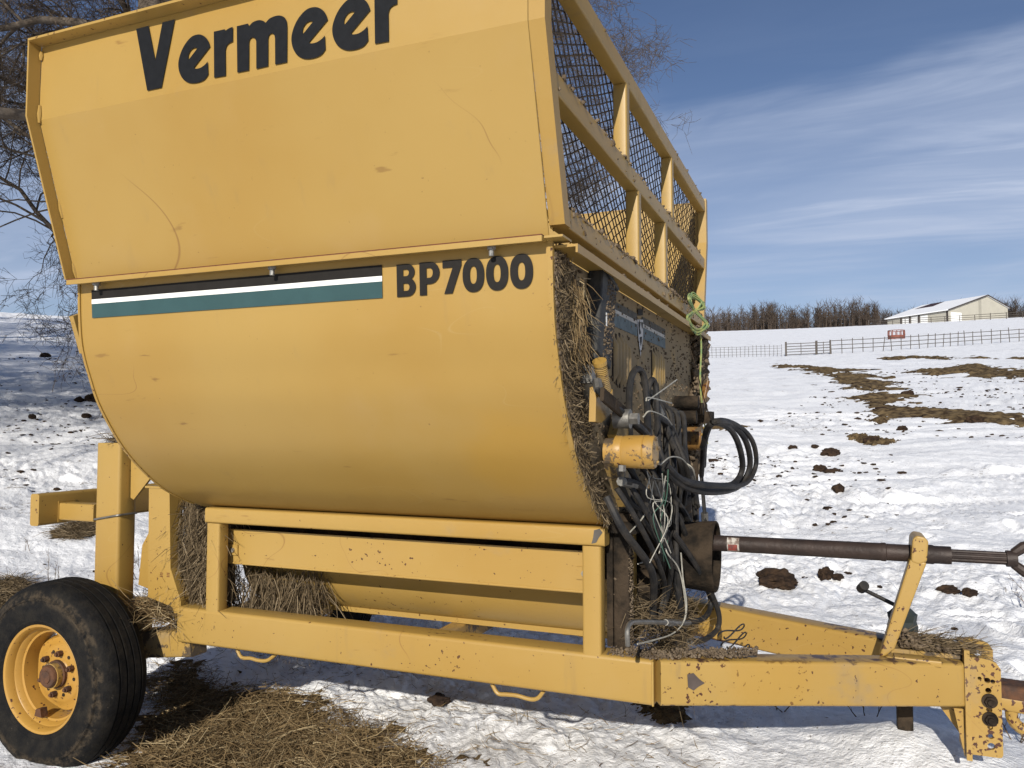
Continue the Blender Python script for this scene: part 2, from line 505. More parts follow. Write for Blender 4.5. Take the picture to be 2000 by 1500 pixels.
M_mud = simple("caked_mud", (0.085, 0.062, 0.042), 0.95, 0, 0.0, 25, 0.6, 60, (0.19, 0.145, 0.098), 0.15)
M_clod = simple("dark_clod", (0.050, 0.031, 0.019), 0.95, 0, 0.0, 18, 0.8, 70, (0.024, 0.016, 0.012), 0.15)
M_twine = simple("yellow_green_twine", (0.36, 0.36, 0.11), 0.6, 0, 0.0, 30, 0.1, 80, (0.15, 0.25, 0.11))
M_whitewire = simple("pale_wire", (0.42, 0.40, 0.34), 0.6, 0, 0.3, 30, 0.0)
M_greenwire = simple("green_wire", (0.055, 0.12, 0.085), 0.6, 0, 0.3, 30, 0.0)
M_bark = simple("tree_bark", (0.085, 0.066, 0.050), 0.9, 0, 0.0, 7, 0.6, 25, (0.135, 0.112, 0.09), 0.15)
M_twig = simple("tree_twigs", (0.072, 0.053, 0.040), 0.9, 0, 0.0, 4, 0.0, 25, (0.125, 0.098, 0.074), 0.15)
M_farwood = simple("bare_woodland", (0.070, 0.055, 0.045), 0.95, 0, 0.0, 0.15, 0.0, 25, (0.095, 0.072, 0.055), 0.1)
M_weed = simple("dead_weed", (0.13, 0.090, 0.055), 0.9, 0, 0.3, 20, 0.0)

def haymat(name, c1, c2, c3):
    n = NT(name)
    g = n.t.nodes.new("ShaderNodeNewGeometry")
    r = g.outputs["Random Per Island"]
    c = n.mix(n.rng(r, 0.0, 0.6), c1, c2)
    c = n.mix(n.rng(r, 0.72, 1.0), c, c3)
    return n.done(c, 0.8, 0.0, 0.2)
M_hay = haymat("hay_blades", (0.095, 0.062, 0.030), (0.21, 0.145, 0.070), (0.42, 0.33, 0.19))
M_hayd = haymat("old_hay_blades", (0.070, 0.050, 0.028), (0.135, 0.098, 0.055), (0.26, 0.20, 0.125))
M_haybase = simple("hay_mat", (0.085, 0.056, 0.028), 0.95, 0, 0.0, 30, 0.9, 70, (0.15, 0.105, 0.052), 0.1)
M_field_hay = simple("trampled_hay", (0.045, 0.030, 0.018), 0.95, 0, 0.0, 5.5, 1.0, 9, (0.175, 0.125, 0.064), 0.1, 9)

def snowmat():
    n = NT("snow")
    a = n.noise(1.1, 6, 0.6)
    col = n.mix(n.rng(a, 0.40, 0.72), (0.93, 0.94, 0.96), (0.83, 0.84, 0.865))
    # icy, dirty lanes and specks of straw and soil on the snow itself
    s = n.noise(9.5, 6, 0.68)
    g = n.noise(0.55, 5, 0.62)
    thr = n.math('ADD', s, n.math('MULTIPLY', n.math('SUBTRACT', g, 0.5), 0.55))
    col = n.mix(n.rng(thr, 0.635, 0.74, 0, 0.75), col, (0.17, 0.135, 0.095))
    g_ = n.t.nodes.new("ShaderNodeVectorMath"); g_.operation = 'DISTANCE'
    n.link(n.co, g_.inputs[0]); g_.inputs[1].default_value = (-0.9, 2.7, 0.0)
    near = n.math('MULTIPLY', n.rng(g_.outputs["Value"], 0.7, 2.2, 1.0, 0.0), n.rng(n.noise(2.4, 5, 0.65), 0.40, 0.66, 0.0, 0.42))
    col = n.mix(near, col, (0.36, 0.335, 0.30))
    f = n.noise(48, 4, 0.6)
    col = n.mix(n.rng(n.math('ADD', f, n.math('MULTIPLY', g, 0.25)), 0.765, 0.84, 0, 0.85), col, (0.09, 0.065, 0.042))
    b = n.math('ADD', n.noise(22, 6, 0.65), n.math('MULTIPLY', n.noise(75, 4, 0.6), 0.35))
    n.bump(b, 0.6, 0.035)
    n.b.inputs["Subsurface Weight"].default_value = 0.0
    return n.done(col, 0.65, 0.0, 0.35)
M_snow = snowmat()


# ================================================================== the bale processor
YC = 3.213
XF, XR = -0.70, -2.44
machine = empty("bale_processor", (-1.5, 3.2, 0.0),
    "yellow towed bale processor with black lettering parked on trampled snow", "bale processor")

def wob(x, z, s=0):
    return 0.0034 * float(gnoise(np.array(x * 2.2), np.array(z * 2.6), 11 + s)) + 0.0009 * float(gnoise(np.array(x * 7.0), np.array(z * 8.0), 12 + s))

# ---- hopper sides
def hopper_side(sgn):
    prof = []
    a = (1.987, 1.890); b = (1.827, 2.421); c = (1.827, 2.672)
    for i in range(15): prof.append((a[0] + (b[0]-a[0])*i/14, a[1] + (b[1]-a[1])*i/14))
    for i in range(1, 9): prof.append((b[0], b[1] + (c[1]-b[1])*i/8))
    fy = (lambda y: y) if sgn < 0 else (lambda y: 2 * YC - y)
    m = MB(); xs = np.linspace(-2.462, -0.7005, 46)
    for inset in (0.0, 0.006):
        m.grid([[(x, fy(y + inset + wob(x, z)), z) for y, z in prof] for x in xs])
    panel = m.build("hopper_side_panel", M_panel, machine, True, 12)
    ml = MB()
    pl = [(1.985,1.90),(1.827,2.421),(1.827,2.681),(1.783,2.681),(1.783,2.421),(1.944,1.90)]
    ml.prism([(-2.464, fy(y), z) for y, z in pl], (-0.007, 0, 0))
    ml.build("rear_lip", M_panel, panel)
    mt = MB(); mt.box((-2.463, min(fy(1.777), fy(1.835)), 2.673), (-0.70, max(fy(1.777), fy(1.835)), 2.681))
    mt.build("top_lip", M_lip, panel)
    if sgn < 0:
        for (y0, z0), (y1, z1) in (((1.823,2.655),(1.823,2.625)),((1.823,2.47),(1.823,2.41)),((1.905,2.17),(1.92,2.11)),((1.965,1.96),(1.981,1.91))):
            w = MB(); w.tube([(-2.458, y0, z0), (-2.458, (y0+y1)/2, (z0+z1)/2), (-2.458, y1, z1)], [0.004, 0.007, 0.004], 6)
            w.build("weld_bead", M_panel, panel, True)
    # corner post standing in front of the panel edge
    mp = MB()
    pp = [(1.984,1.932),(1.829,2.421),(1.829,2.684),(1.879,2.684),(1.879,2.431),(2.034,1.932)]
    mp.prism([(-0.6992, fy(y), z) for y, z in pp], (0.0442, 0, 0))
    mp.build("corner_post", M_rail, machine)
    return panel
panel_near = hopper_side(-1)
panel_far = hopper_side(1)

# ---- front mesh frame
def yin(z):   # inner face of the near corner post
    return 1.879 if z > 2.431 else 1.879 + (2.431 - z) / (2.431 - 1.932) * 0.155
for (z0, z1) in ((2.608, 2.672), (2.270, 2.330), (1.932, 1.990)):
    zc = (z0 + z1) / 2; ya = yin(zc) + 0.003
    MB().box((-0.712, ya, z0), (-0.660, 2 * YC - ya, z1), 0.006).build("mesh_rail", M_rail, machine, True)
for ya, yb, za, zb in ((2.700, 2.750, 2.331, 2.607), (3.545, 3.595, 2.331, 2.607), (2.875, 2.925, 1.991, 2.269), (3.383, 3.433, 1.991, 2.269)):
    MB().box((-0.711, ya, za), (-0.661, yb, zb), 0.006).build("mesh_post", M_rail, machine, True)

def clip_line(poly, p, d):
    t0, t1 = -1e9, 1e9
    n = len(poly)
    for i in range(n):
        a = poly[i]; b = poly[(i + 1) % n]
        e = (b[0]-a[0], b[1]-a[1]); nn = (-e[1], e[0])          # inward for ccw
        num = nn[0]*(a[0]-p[0]) + nn[1]*(a[1]-p[1]); den = nn[0]*d[0] + nn[1]*d[1]
        if abs(den) < 1e-9:
            if num > 0: return None
            continue
        t = num / den
        if den > 0: t0 = max(t0, t)
        else: t1 = min(t1, t)
    return (t0, t1) if t1 - t0 > 0.01 else None
rng = np.random.default_rng(5)
hexa = [(2.00, 1.94), (2*YC-2.00, 1.94), (2*YC-1.85, 2.43), (2*YC-1.85, 2.662), (1.85, 2.662), (1.85, 2.43)]
mw = MB()
def wires(slope, spacing, ph):
    L = math.hypot(1, slope); d = (1 / L, slope / L); nrm = (-d[1], d[0])
    for k in range(-140, 140):
        o = k * spacing + ph
        p = (YC + nrm[0] * o, 2.3 + nrm[1] * o)
        t = clip_line(hexa, p, d)
        if not t: continue
        N = max(3, int((t[1] - t[0]) / 0.07))
        pts = []
        for i in range(N + 1):
            s = t[0] + (t[1] - t[0]) * i / N
            y, z = p[0] + d[0]*s, p[1] + d[1]*s
            bul = 0.016 * sin(pi * (y - 1.87) / 2.69) * sin(pi * (z - 1.985) / 0.63)
            wv = 0.004 * (1 if (i + k) % 2 else -1)
            nz = 0.006 * float(gnoise(np.array(y * 6), np.array(z * 6 + k * 0.01), 3))
            pts.append((-0.724 + wv * 0.4 - bul, y + nz, z + nz))
        mw.tube(pts, 0.0025, 4, False)
wires(0.44, 0.031, 0.0)
wires(-0.86, 0.0425, 0.01)
tag(mw.build("wire_mesh", M_wire, machine), kind="stuff")

# ---- tub
TP = [(1.982,1.896),(1.983,1.875),(1.988,1.78),(1.997,1.69),(2.012,1.63),(2.034,1.57),(2.066,1.49),(2.11,1.415),(2.17,1.33),(2.23,1.265),(2.306,1.20),(2.38,1.147),(2.46,1.107),(2.57,1.063),(2.72,1.02),(2.95,0.98),(3.213,0.97)]
TPs = [(p.x, p.y) for p in spline([Vector((a, b, 0)) for a, b in TP], 4)]
tz = [p[1] for p in TPs][::-1]; ty = [p[0] for p in TPs][::-1]
def tub_y(z): return float(np.interp(z, tz, ty))
for sgn in (-1, 1):
    fy = (lambda y: y) if sgn < 0 else (lambda y: 2 * YC - y)
    m = MB()
    for inset in (0.0, 0.006):
        m.grid([[(x, fy(y + inset + wob(x, z, 5)), z + inset * 0.4) for y, z in TPs] for x in np.linspace(XR, XF - 0.004, 40)])
    o = m.build("tub_side", M_tub, machine, True, 40)
    if sgn < 0: tub = o
    else: tub_far = o
    for xa, xb in ((XF - 0.003, XF + 0.011), (XR - 0.011, XR - 0.001)):
        e = MB(); N = len(TPs)
        ring = [[], [], [], []]
        for i, (y, z) in enumerate(TPs[:52]):
            a = TPs[max(i-1, 0)]; b = TPs[min(i+1, N-1)]
            t = Vector((b[0]-a[0], b[1]-a[1], 0)).normalized(); nx, nz = t.y, -t.x   # outward
            for q, (xx, off) in enumerate(((xa, 0.004), (xb, 0.004), (xb, -0.012), (xa, -0.012))):
                ring[q].append((xx, fy(y + nx * off), z + nz * off))
        e.grid(ring + [ring[0]])
        e.build("rim_edge", M_lip, o, True)

prof_near = [(y, z) for y, z in TPs[::2]]
full = prof_near + [(2 * YC - y, z) for y, z in prof_near[::-1][1:]]
full = [(YC + (y - YC) * 0.995, min(z, 1.868)) for y, z in full]
mfp = MB(); mfp.prism([(XF + 0.002, y, z) for y, z in full], (-0.006, 0, 0))
front = mfp.build("front_plate", M_front, machine)
mrp = MB(); mrp.prism([(XR + 0.004, y, min(z, 1.80)) for y, z in full], (0.006, 0, 0))
rear_plate = mrp.build("rear_plate", M_tub, machine)
lug = MB(); lug.prism([(-2.470, 1.981, 1.777), (-2.470, 2.011, 1.791), (-2.470, 2.026, 1.650)], (-0.02, 0, 0)); lug.build("rear_lug", M_frame, machine)

# ---- flange between tub and hopper
fl = MB()
fl.box((-2.447, 1.932, 1.879), (-0.702, 1.938, 1.8945)); fl.box((-2.447, 1.938, 1.887), (-0.702, 1.997, 1.8943))
flange = fl.build("side_flange", M_panel, machine)
MB().box((-2.449, 1.934, 1.8947), (-0.703, 1.984, 1.8985)).build("rust_seam", M_redbrown, flange)
fl2 = MB(); fl2.box((-2.447, 2*YC-1.988, 1.885), (-0.702, 2*YC-1.944, 1.896)); fl2.build("side_flange", M_panel, machine)
for x in (-2.335, -1.593, -0.857):
    b = MB(); b.cyl((x, 1.958, 1.888), (x, 1.958, 1.856), 0.0075, 10); b.cyl((x, 1.958, 1.888), (x, 1.958, 1.874), 0.013, 6); b.cyl((x, 1.962, 1.8987), (x, 1.962, 1.904), 0.010, 6)
    b.build("flange_bolt", M_zinc, flange)
lipm = MB(); lipm.box((-0.699, 1.992, 1.871), (-0.622, 2*YC-1.992, 1.878)); lipm.box((-0.628, 1.992, 1.855), (-0.622, 2*YC-1.992, 1.871))
front_lip = lipm.build("front_lip", M_rail, machine)
tabm = MB(); tabm.box((-0.70, 1.944, 1.889), (-0.648, 2.02, 1.895)); tabm.build("corner_tab", M_panel, machine)

# ---- lettering and stripes
def on_hopper(x, z, d): return (x, 1.8245 - 0.0016 + d * 0.0 + wob(x, z), z)
def on_tub(x, z, d): return (x, tub_y(z) - 0.0038 + wob(x, z, 5), z)
def smooth2(pts, k=4):
    return [(p.x, p.y) for p in spline([Vector((a, b, 0)) for a, b in pts], k)]
def ell(cx, cz, rx, rz, n=40, p=2.3):
    out = []
    for i in range(n):
        a = 2 * pi * i / n; c, s = cos(a), sin(a)
        out.append((cx + rx * math.copysign(abs(c) ** (2/p), c), cz + rz * math.copysign(abs(s) ** (2/p), s)))
    return out
V_ = [(-2.030,2.652),(-1.978,2.652),(-1.946,2.535),(-1.921,2.652),(-1.871,2.652),(-1.917,2.443),(-1.976,2.443)]
e_top = [(-1.3030, 2.5389), (-1.3110, 2.5583), (-1.3260, 2.5747), (-1.3476, 2.5850), (-1.3753, 2.5839), (-1.4016, 2.5658), (-1.4191, 2.5405), (-1.4275, 2.5119), (-1.4235, 2.4839), (-1.4106, 2.4605), (-1.3925, 2.4452), (-1.3712, 2.4370), (-1.3431, 2.4357), (-1.3223, 2.4409), (-1.3087, 2.4540)]
e_slit = [(-1.3118, 2.4946), (-1.3230, 2.4863), (-1.3403, 2.4798), (-1.3578, 2.4801), (-1.3656, 2.4845)]
e_ctr = [(-1.3530, 2.5433), (-1.3641, 2.5467), (-1.3764, 2.5435), (-1.3860, 2.5334), (-1.3888, 2.5226), (-1.3867, 2.5135)]
E_out = smooth2(e_top) + smooth2(e_slit) + [e_slit[-1]]
E_ctr = smooth2(e_ctr)
r_ = [(-1.7139, 2.5826), (-1.6722, 2.5822), (-1.6682, 2.5773)]
r_c1 = [(-1.6682, 2.5773), (-1.6605, 2.5807), (-1.6508, 2.5830), (-1.6418, 2.5834)]
r_c2 = [(-1.6408, 2.5384), (-1.6536, 2.5361), (-1.6632, 2.5302), (-1.6679, 2.5177)]
r_b = [(-1.6661, 2.4389), (-1.7099, 2.4400)]
R_ = r_[:2] + smooth2(r_c1) + smooth2(r_c2) + r_b
m_a = [(-1.6267, 2.5826), (-1.5846, 2.5825)]
m_b = [(-1.5806, 2.5737), (-1.5669, 2.5829), (-1.5455, 2.5849), (-1.5294, 2.5795), (-1.5199, 2.5722)]
m_c = [(-1.5199, 2.5722), (-1.5035, 2.5828), (-1.4760, 2.5852), (-1.4558, 2.5773), (-1.4458, 2.5639), (-1.4431, 2.5442)]
m_d = [(-1.4412, 2.4403), (-1.4834, 2.4407)]
m_e = [(-1.4857, 2.5182), (-1.4887, 2.5302), (-1.4975, 2.5365), (-1.5071, 2.5329), (-1.5105, 2.5228)]
m_f = [(-1.5089, 2.4407), (-1.5517, 2.4400)]
m_g = [(-1.5534, 2.5216), (-1.5574, 2.5316), (-1.5678, 2.5376), (-1.5762, 2.5343), (-1.5800, 2.5250)]
m_h = [(-1.5790, 2.4405), (-1.6223, 2.4412)]
M_ = m_a + smooth2(m_b) + smooth2(m_c) + m_d + smooth2(m_e) + m_f + smooth2(m_g) + m_h
def sh(c, d): return [(x + d, z) for x, z in c]
for ct in ([V_], [sh(E_out, -0.424), sh(E_ctr, -0.424)], [R_], [M_], [E_out, E_ctr], [sh(E_out, 0.140), sh(E_ctr, 0.140)], [sh(R_, 0.563)]):
    fill2d(ct, on_hopper, "letter", M_black, panel_near)

def arcp(cx, cz, rx, rz, a0, a1, n=10):
    return [(cx + rx * cos(radians(a0 + (a1-a0)*i/n)), cz + rz * sin(radians(a0 + (a1-a0)*i/n))) for i in range(n+1)]
zb, zt = 1.766, 1.860
def gB(x):
    o = [(x, zb)] + arcp(x+.036, zb+.027, .027, .027, -90, 62) + arcp(x+.034, zt-.024, .026, .024, -55, 90) + [(x, zt)]
    return [o, [(x+.022, zb+.017)] + arcp(x+.034, zb+.027, .008, .0105, -90, 90, 6) + [(x+.022, zb+.038)],
            [(x+.022, zt-.035)] + arcp(x+.033, zt-.0255, .008, .0095, -90, 90, 6) + [(x+.022, zt-.016)]]
def gP(x):
    o = [(x, zb), (x+.023, zb), (x+.023, zb+.031)] + arcp(x+.035, zt-.0315, .030, .0315, -90, 90) + [(x, zt)]
    return [o, [(x+.023, zt-.045)] + arcp(x+.033, zt-.031, .010, .014, -90, 90, 8) + [(x+.023, zt-.017)]]
def g7(x):
    return [[(x, zt), (x+.060, zt), (x+.060, zt-.016), (x+.030, zb), (x+.004, zb), (x+.032, zt-.021), (x, zt-.021)]]
def g0(x):
    return [ell(x+.033, (zb+zt)/2, .0335, .0475), ell(x+.033, (zb+zt)/2, .0105, .0245)]
for g in (gB(-1.167), gP(-1.092), g7(-1.018), g0(-.955), g0(-.883), g0(-.811)):
    fill2d(g, on_tub, "letter", M_charcoal, tub)
def band(z0, z1, mat_, nm):
    m = MB(); m.grid([[on_tub(x, z, 0) for z in np.linspace(z0, z1, 5)] for x in np.linspace(-2.384, -1.216, 24)])
    m.build(nm, mat_, tub, True)
band(1.8315, 1.8635, M_charcoal, "stripe"); band(1.8155, 1.8312, M_white, "stripe"); band(1.767, 1.8152, M_teal, "stripe")

# ---- front plate stripes, louvres and emblem
def fbox(nm, y0, y1, z0, z1, mat_, x=0.0035, t=0.002, parent=None):
    return MB().box((XF + x, y0, z0), (XF + x + t, y1, z1)).build(nm, mat_, parent or front)
for y0, y1 in ((2.62, 2.985), (3.075, 3.53)):
    fbox("stripe", y0, y1, 1.796, 1.822, M_frontgrey); fbox("stripe", y0, y1, 1.781, 1.795, M_frontwhite); fbox("stripe", y0, y1, 1.735, 1.780, M_frontblue)
em = [(2.985, 1.800), (3.085, 1.812), (3.080, 1.74), (3.035, 1.66), (3.0, 1.73)]
def on_front(y, z, d): return (XF + 0.0062 + d, y, z)
emb = fill2d([em], on_front, "emblem", M_silver, front)
for ct in ([(2.99,1.815),(3.075,1.828),(3.075,1.852),(2.99,1.842)], [(2.997,1.79),(3.035,1.797),(3.022,1.77),(3.040,1.752),(3.012,1.745)], [(3.045,1.797),(3.076,1.80),(3.068,1.772),(3.054,1.780)], [(3.02,1.735),(3.058,1.742),(3.048,1.715),(3.036,1.70)]):
    fill2d([ct], lambda y, z, d: (XF + 0.0075, y, z), "emblem_mark", M_charcoal, emb)
for yc0, zt0, zb0, n_, st in ((2.632, 1.70, 1.545, 5, 0.046), (3.255, 1.705, 1.555, 5, 0.046)):
    for i in range(n_):
        y = yc0 + i * st; dz = (0.0, 0.012, 0.02, 0.012, 0.0)[i]
        lv = MB(); N = 12
        # pressed louvre: a half-round blade standing out of the plate
        rows = []
        for k in range(5):
            a = pi * 0.55 * k / 4
            rows.append([(XF + 0.0030 + 0.014 * sin(a) * min(1, 6 * min(j, N-j) / N), y + 0.026 * (1 - cos(a)) * 0.8, zb0 - dz + (zt0 + dz - zb0 + dz) * j / N) for j in range(N + 1)])
        lv.grid(rows)
        l = lv.build("louvre", M_louvre, front, True)
        MB().box((XF + 0.0028, y - 0.014, zb0 - dz), (XF + 0.0042, y + 0.001, zt0 + dz)).build("louvre_slot", M_dark, l)

# ---- lower discharge box on the near side
MB().box((-2.366, 2.520, 1.000), (-0.700, 2.580, 1.061), 0.009).build("box_rail", M_frame, machine, True)
for xa, xb in ((-2.360, -2.294), (-0.778, -0.714)):
    MB().box((xa, 2.522, 0.640), (xb, 2.580, 0.999), 0.009).build("box_post", M_frame, machine, True)
pm = MB(); pm.box((-2.346, 2.612, 0.832), (-0.748, 2.620, 0.967)); pm.beam((-2.346, 2.6165, 0.829), (-0.748, 2.6165, 0.829), 0.014, 0.010, 0.004)
panel = pm.build("deflector_panel", M_frame, machine)
for xc, zc in ((-2.298, 0.883), (-0.798, 0.893)):
    t = MB(); t.box((xc - 0.026, 2.6045, zc - 0.021), (xc + 0.026, 2.6115, zc + 0.021)); tb = t.build("panel_tab", M_frame, panel)
    MB().cyl((xc + 0.003, 2.605, zc), (xc + 0.003, 2.597, zc), 0.010, 6).build("bolt", M_zinc, tb)
tr = MB(); cyz = (3.05, 0.85); R_t = 0.27
for inset in (0.0, 0.008):
    tr.grid([[(x, cyz[0] - (R_t - inset) * cos(a), cyz[1] - (R_t - inset) * sin(a)) for a in np.linspace(-0.2, pi + 0.2, 40)] for x in np.linspace(-2.40, -0.72, 20)])
trough = tr.build("rotor_trough", M_frame, machine, True)
lipt = MB(); lipt.box((-2.40, 2.90, 0.602), (-0.72, 2.94, 0.622)); lipt.build("trough_lip", M_frame, trough)
for x in (-2.405, -0.715):
    MB().prism([(x, cyz[0] - R_t * 0.99 * cos(a), cyz[1] - R_t * 0.99 * sin(a)) for a in np.linspace(-0.2, pi + 0.2, 24)], (0.006, 0, 0)).build("trough_end", M_grimy, trough)
for y in (2.70, 3.50):
    MB().box((-2.43, y, 0.86), (-0.71, y + 0.012, 1.03)).build("inner_wall", M_dark, machine)

# ---- main beams and tongue
def bent_beam(nm, pts, w, h, mat_):
    m = MB()
    sec = rrect(w, h, 0.012, 3); k = len(sec); rows = []
    P = [Vector(p) for p in pts]
    for i, p in enumerate(P):
        d0 = (P[i] - P[i-1]).normalized() if i else (P[1] - P[0]).normalized()
        d1 = (P[i+1] - P[i]).normalized() if i < len(P) - 1 else d0
        d = (d0 + d1).normalized(); s = d.cross(Vector((0, 0, 1))).normalized(); s = s / max(0.5, s.dot(d0.cross(Vector((0,0,1))).normalized()))
        rows.append([p + s * a + Vector((0, 0, b)) for a, b in sec])
    m.grid([r + [r[0]] for r in rows])
    b0 = len(m.v); m.add(rows[0], [tuple(range(k))]); m.add(rows[-1], [tuple(range(k))])
    return m.build(nm, mat_, machine, True)
beam_near = bent_beam("main_beam", [(-2.50, 2.572, 0.581), (-0.546, 2.572, 0.581)], 0.104, 0.142, M_beam)
tongue_near = bent_beam("tongue_beam", [(-0.5455, 2.572, 0.5815), (0.386, 3.080, 0.5365)], 0.100, 0.1425, M_tongue)
beam_far = bent_beam("main_beam", [(-2.50, 3.56, 0.572), (-0.70, 3.56, 0.572)], 0.104, 0.14, M_beam)
tongue_far = bent_beam("tongue_beam", [(-0.699, 3.56, 0.572), (0.386, 3.155, 0.545)], 0.10, 0.142, M_tongue)
wl = MB(); wl.tube([(-0.546, 2.519, 0.650), (-0.546, 2.5185, 0.58), (-0.546, 2.519, 0.512)], 0.0035, 6); wl.build("weld_bead", M_tongue, tongue_near, True)
be = MB(); be.prism([(-2.555, 2.545, 0.645), (-2.500, 2.545, 0.638), (-2.496, 2.545, 0.505)], (0, 0.08, 0)); be.build("beam_end_gusset", M_beam, beam_near)
for x0 in (-2.35, -1.45, -0.62):
    MB().box((x0, 2.625, 0.52), (x0 + 0.07, 3.508, 0.60), 0.008).build("cross_member", M_grimy, machine, True)
chip = [(-0.497,0.633),(-0.452,0.618),(-0.440,0.585),(-0.478,0.566),(-0.503,0.590)]
def on_tongue(x, z, d):
    t = (x + 0.5455) / 0.9315; return (x + 0.024, 2.572 + 0.508 * t - 0.0592 + 0.012, z - 0.045 * t)
fill2d([[(-0.470,0.612),(-0.452,0.617),(-0.437,0.600),(-0.420,0.585),(-0.438,0.574),(-0.452,0.562),(-0.468,0.572)]], on_tongue, "bare_patch", simple("bare_primer", (0.085, 0.065, 0.055), 0.8), tongue_near)

# bent tie rods under the beams
for pts in ([(-2.240, 2.575, 0.496), (-2.216, 2.575, 0.466), (-2.170, 2.575, 0.467), (-2.132, 2.575, 0.463), (-2.089, 2.575, 0.468), (-2.045, 2.575, 0.498)],
            [(-1.124, 2.575, 0.496), (-1.101, 2.575, 0.465), (-1.066, 2.575, 0.465), (-1.028, 2.575, 0.466), (-0.981, 2.575, 0.460), (-0.953, 2.575, 0.467), (-0.931, 2.575, 0.494)],
            [(-2.259, 3.300, 0.532), (-2.185, 3.300, 0.499), (-2.112, 3.300, 0.500), (-2.041, 3.300, 0.497), (-1.957, 3.300, 0.543)],
            [(-1.138, 3.300, 0.536), (-1.108, 3.300, 0.497), (-1.057, 3.300, 0.498), (-1.000, 3.300, 0.491)]):
    MB().tube(pts, 0.0072, 8, True, 5).build("tie_rod", M_frame, machine, True)

# ---- hitch plates
def hole(cx, cz, r, n=20): return [(cx + r * cos(2*pi*i/n), cz + r * sin(2*pi*i/n)) for i in range(n)]
def hitch_plate(y, dx, dz, holes):
    x0, x1, z0, z1 = 0.398 + dx, 0.486 + dx, 0.318 + dz, 0.632 + dz
    out = [(x0, z0), (x1 - .012, z0), (x1 - .003, z0 + .003), (x1, z0 + .012), (x1, z1 - .03), (x1 - .012, z1 - .012), (x1 - .03, z1 - .004), (x0 + .03, z1), (x0, z1)]
    return fill2d([out] + [hole(cx + dx, cz + dz, r) for cx, cz, r in holes], lambda x, z, d: (x, y + d, z), "hitch_plate", M_plate, machine, 0.014)
HO = [(0.453, 0.352, 0.011), (0.452, 0.383, 0.008), (0.451, 0.412, 0.008), (0.450, 0.468, 0.009), (0.449, 0.530, 0.009), (0.447, 0.562, 0.009), (0.462, 0.560, 0.007), (0.425, 0.566, 0.006)]
hp = hitch_plate(3.030, 0.0, 0.0, HO)
hp2 = hitch_plate(3.165, 0.0, 0.028, HO[:3] + [(0.442, 0.585, 0.011)])
for z in (0.440, 0.498):
    b = MB(); b.cyl((0.4515, 3.022, z), (0.4515, 3.016, z), 0.023, 20); b.cyl((0.4515, 3.016, z), (0.4515, 3.004, z), 0.016, 6); b.cyl((0.4515, 3.004, z), (0.4515, 2.994, z), 0.009, 10)
    b.build("hitch_bolt", M_dark, hp)
rb = MB(); rb.box((0.381, 3.012, 0.300), (0.397, 3.185, 0.655)); rb.build("hitch_end_plate", M_plate, machine)
gs = MB(); gs.prism([(0.380, 3.10, 0.458), (0.300, 3.10, 0.458), (0.380, 3.10, 0.345)], (0, 0.012, 0)); gs.build("hitch_gusset", M_plate, machine)
gs = MB(); gs.prism([(0.379, 3.04, 0.30), (0.379, 3.04, 0.455), (0.350, 3.04, 0.455)], (0, 0.012, 0)); gs.build("hitch_gusset", M_plate, machine)
hk = MB(); hk.beam((0.455, 3.098, 0.520), (0.80, 3.098, 0.505), 0.10, 0.055, 0.012)
hk.build("drawbar_tang", M_rust, machine, True)
ck = MB(); ring = [(0.580 + 0.060 * cos(a), 3.07, 0.448 + 0.050 * sin(a)) for a in np.linspace(radians(150), radians(510), 30)]
ck.tube(ring, 0.019, 10); ck.beam((0.480, 3.07, 0.487), (0.555, 3.07, 0.482), 0.045, 0.050, 0.010)
ck.build("drawbar_ring", M_plate, machine, True)
lidt = MB(); lidt.box((0.16, 3.06, 0.612), (0.379, 3.16, 0.626)); lidt.build("tongue_cap", M_grimy, machine)


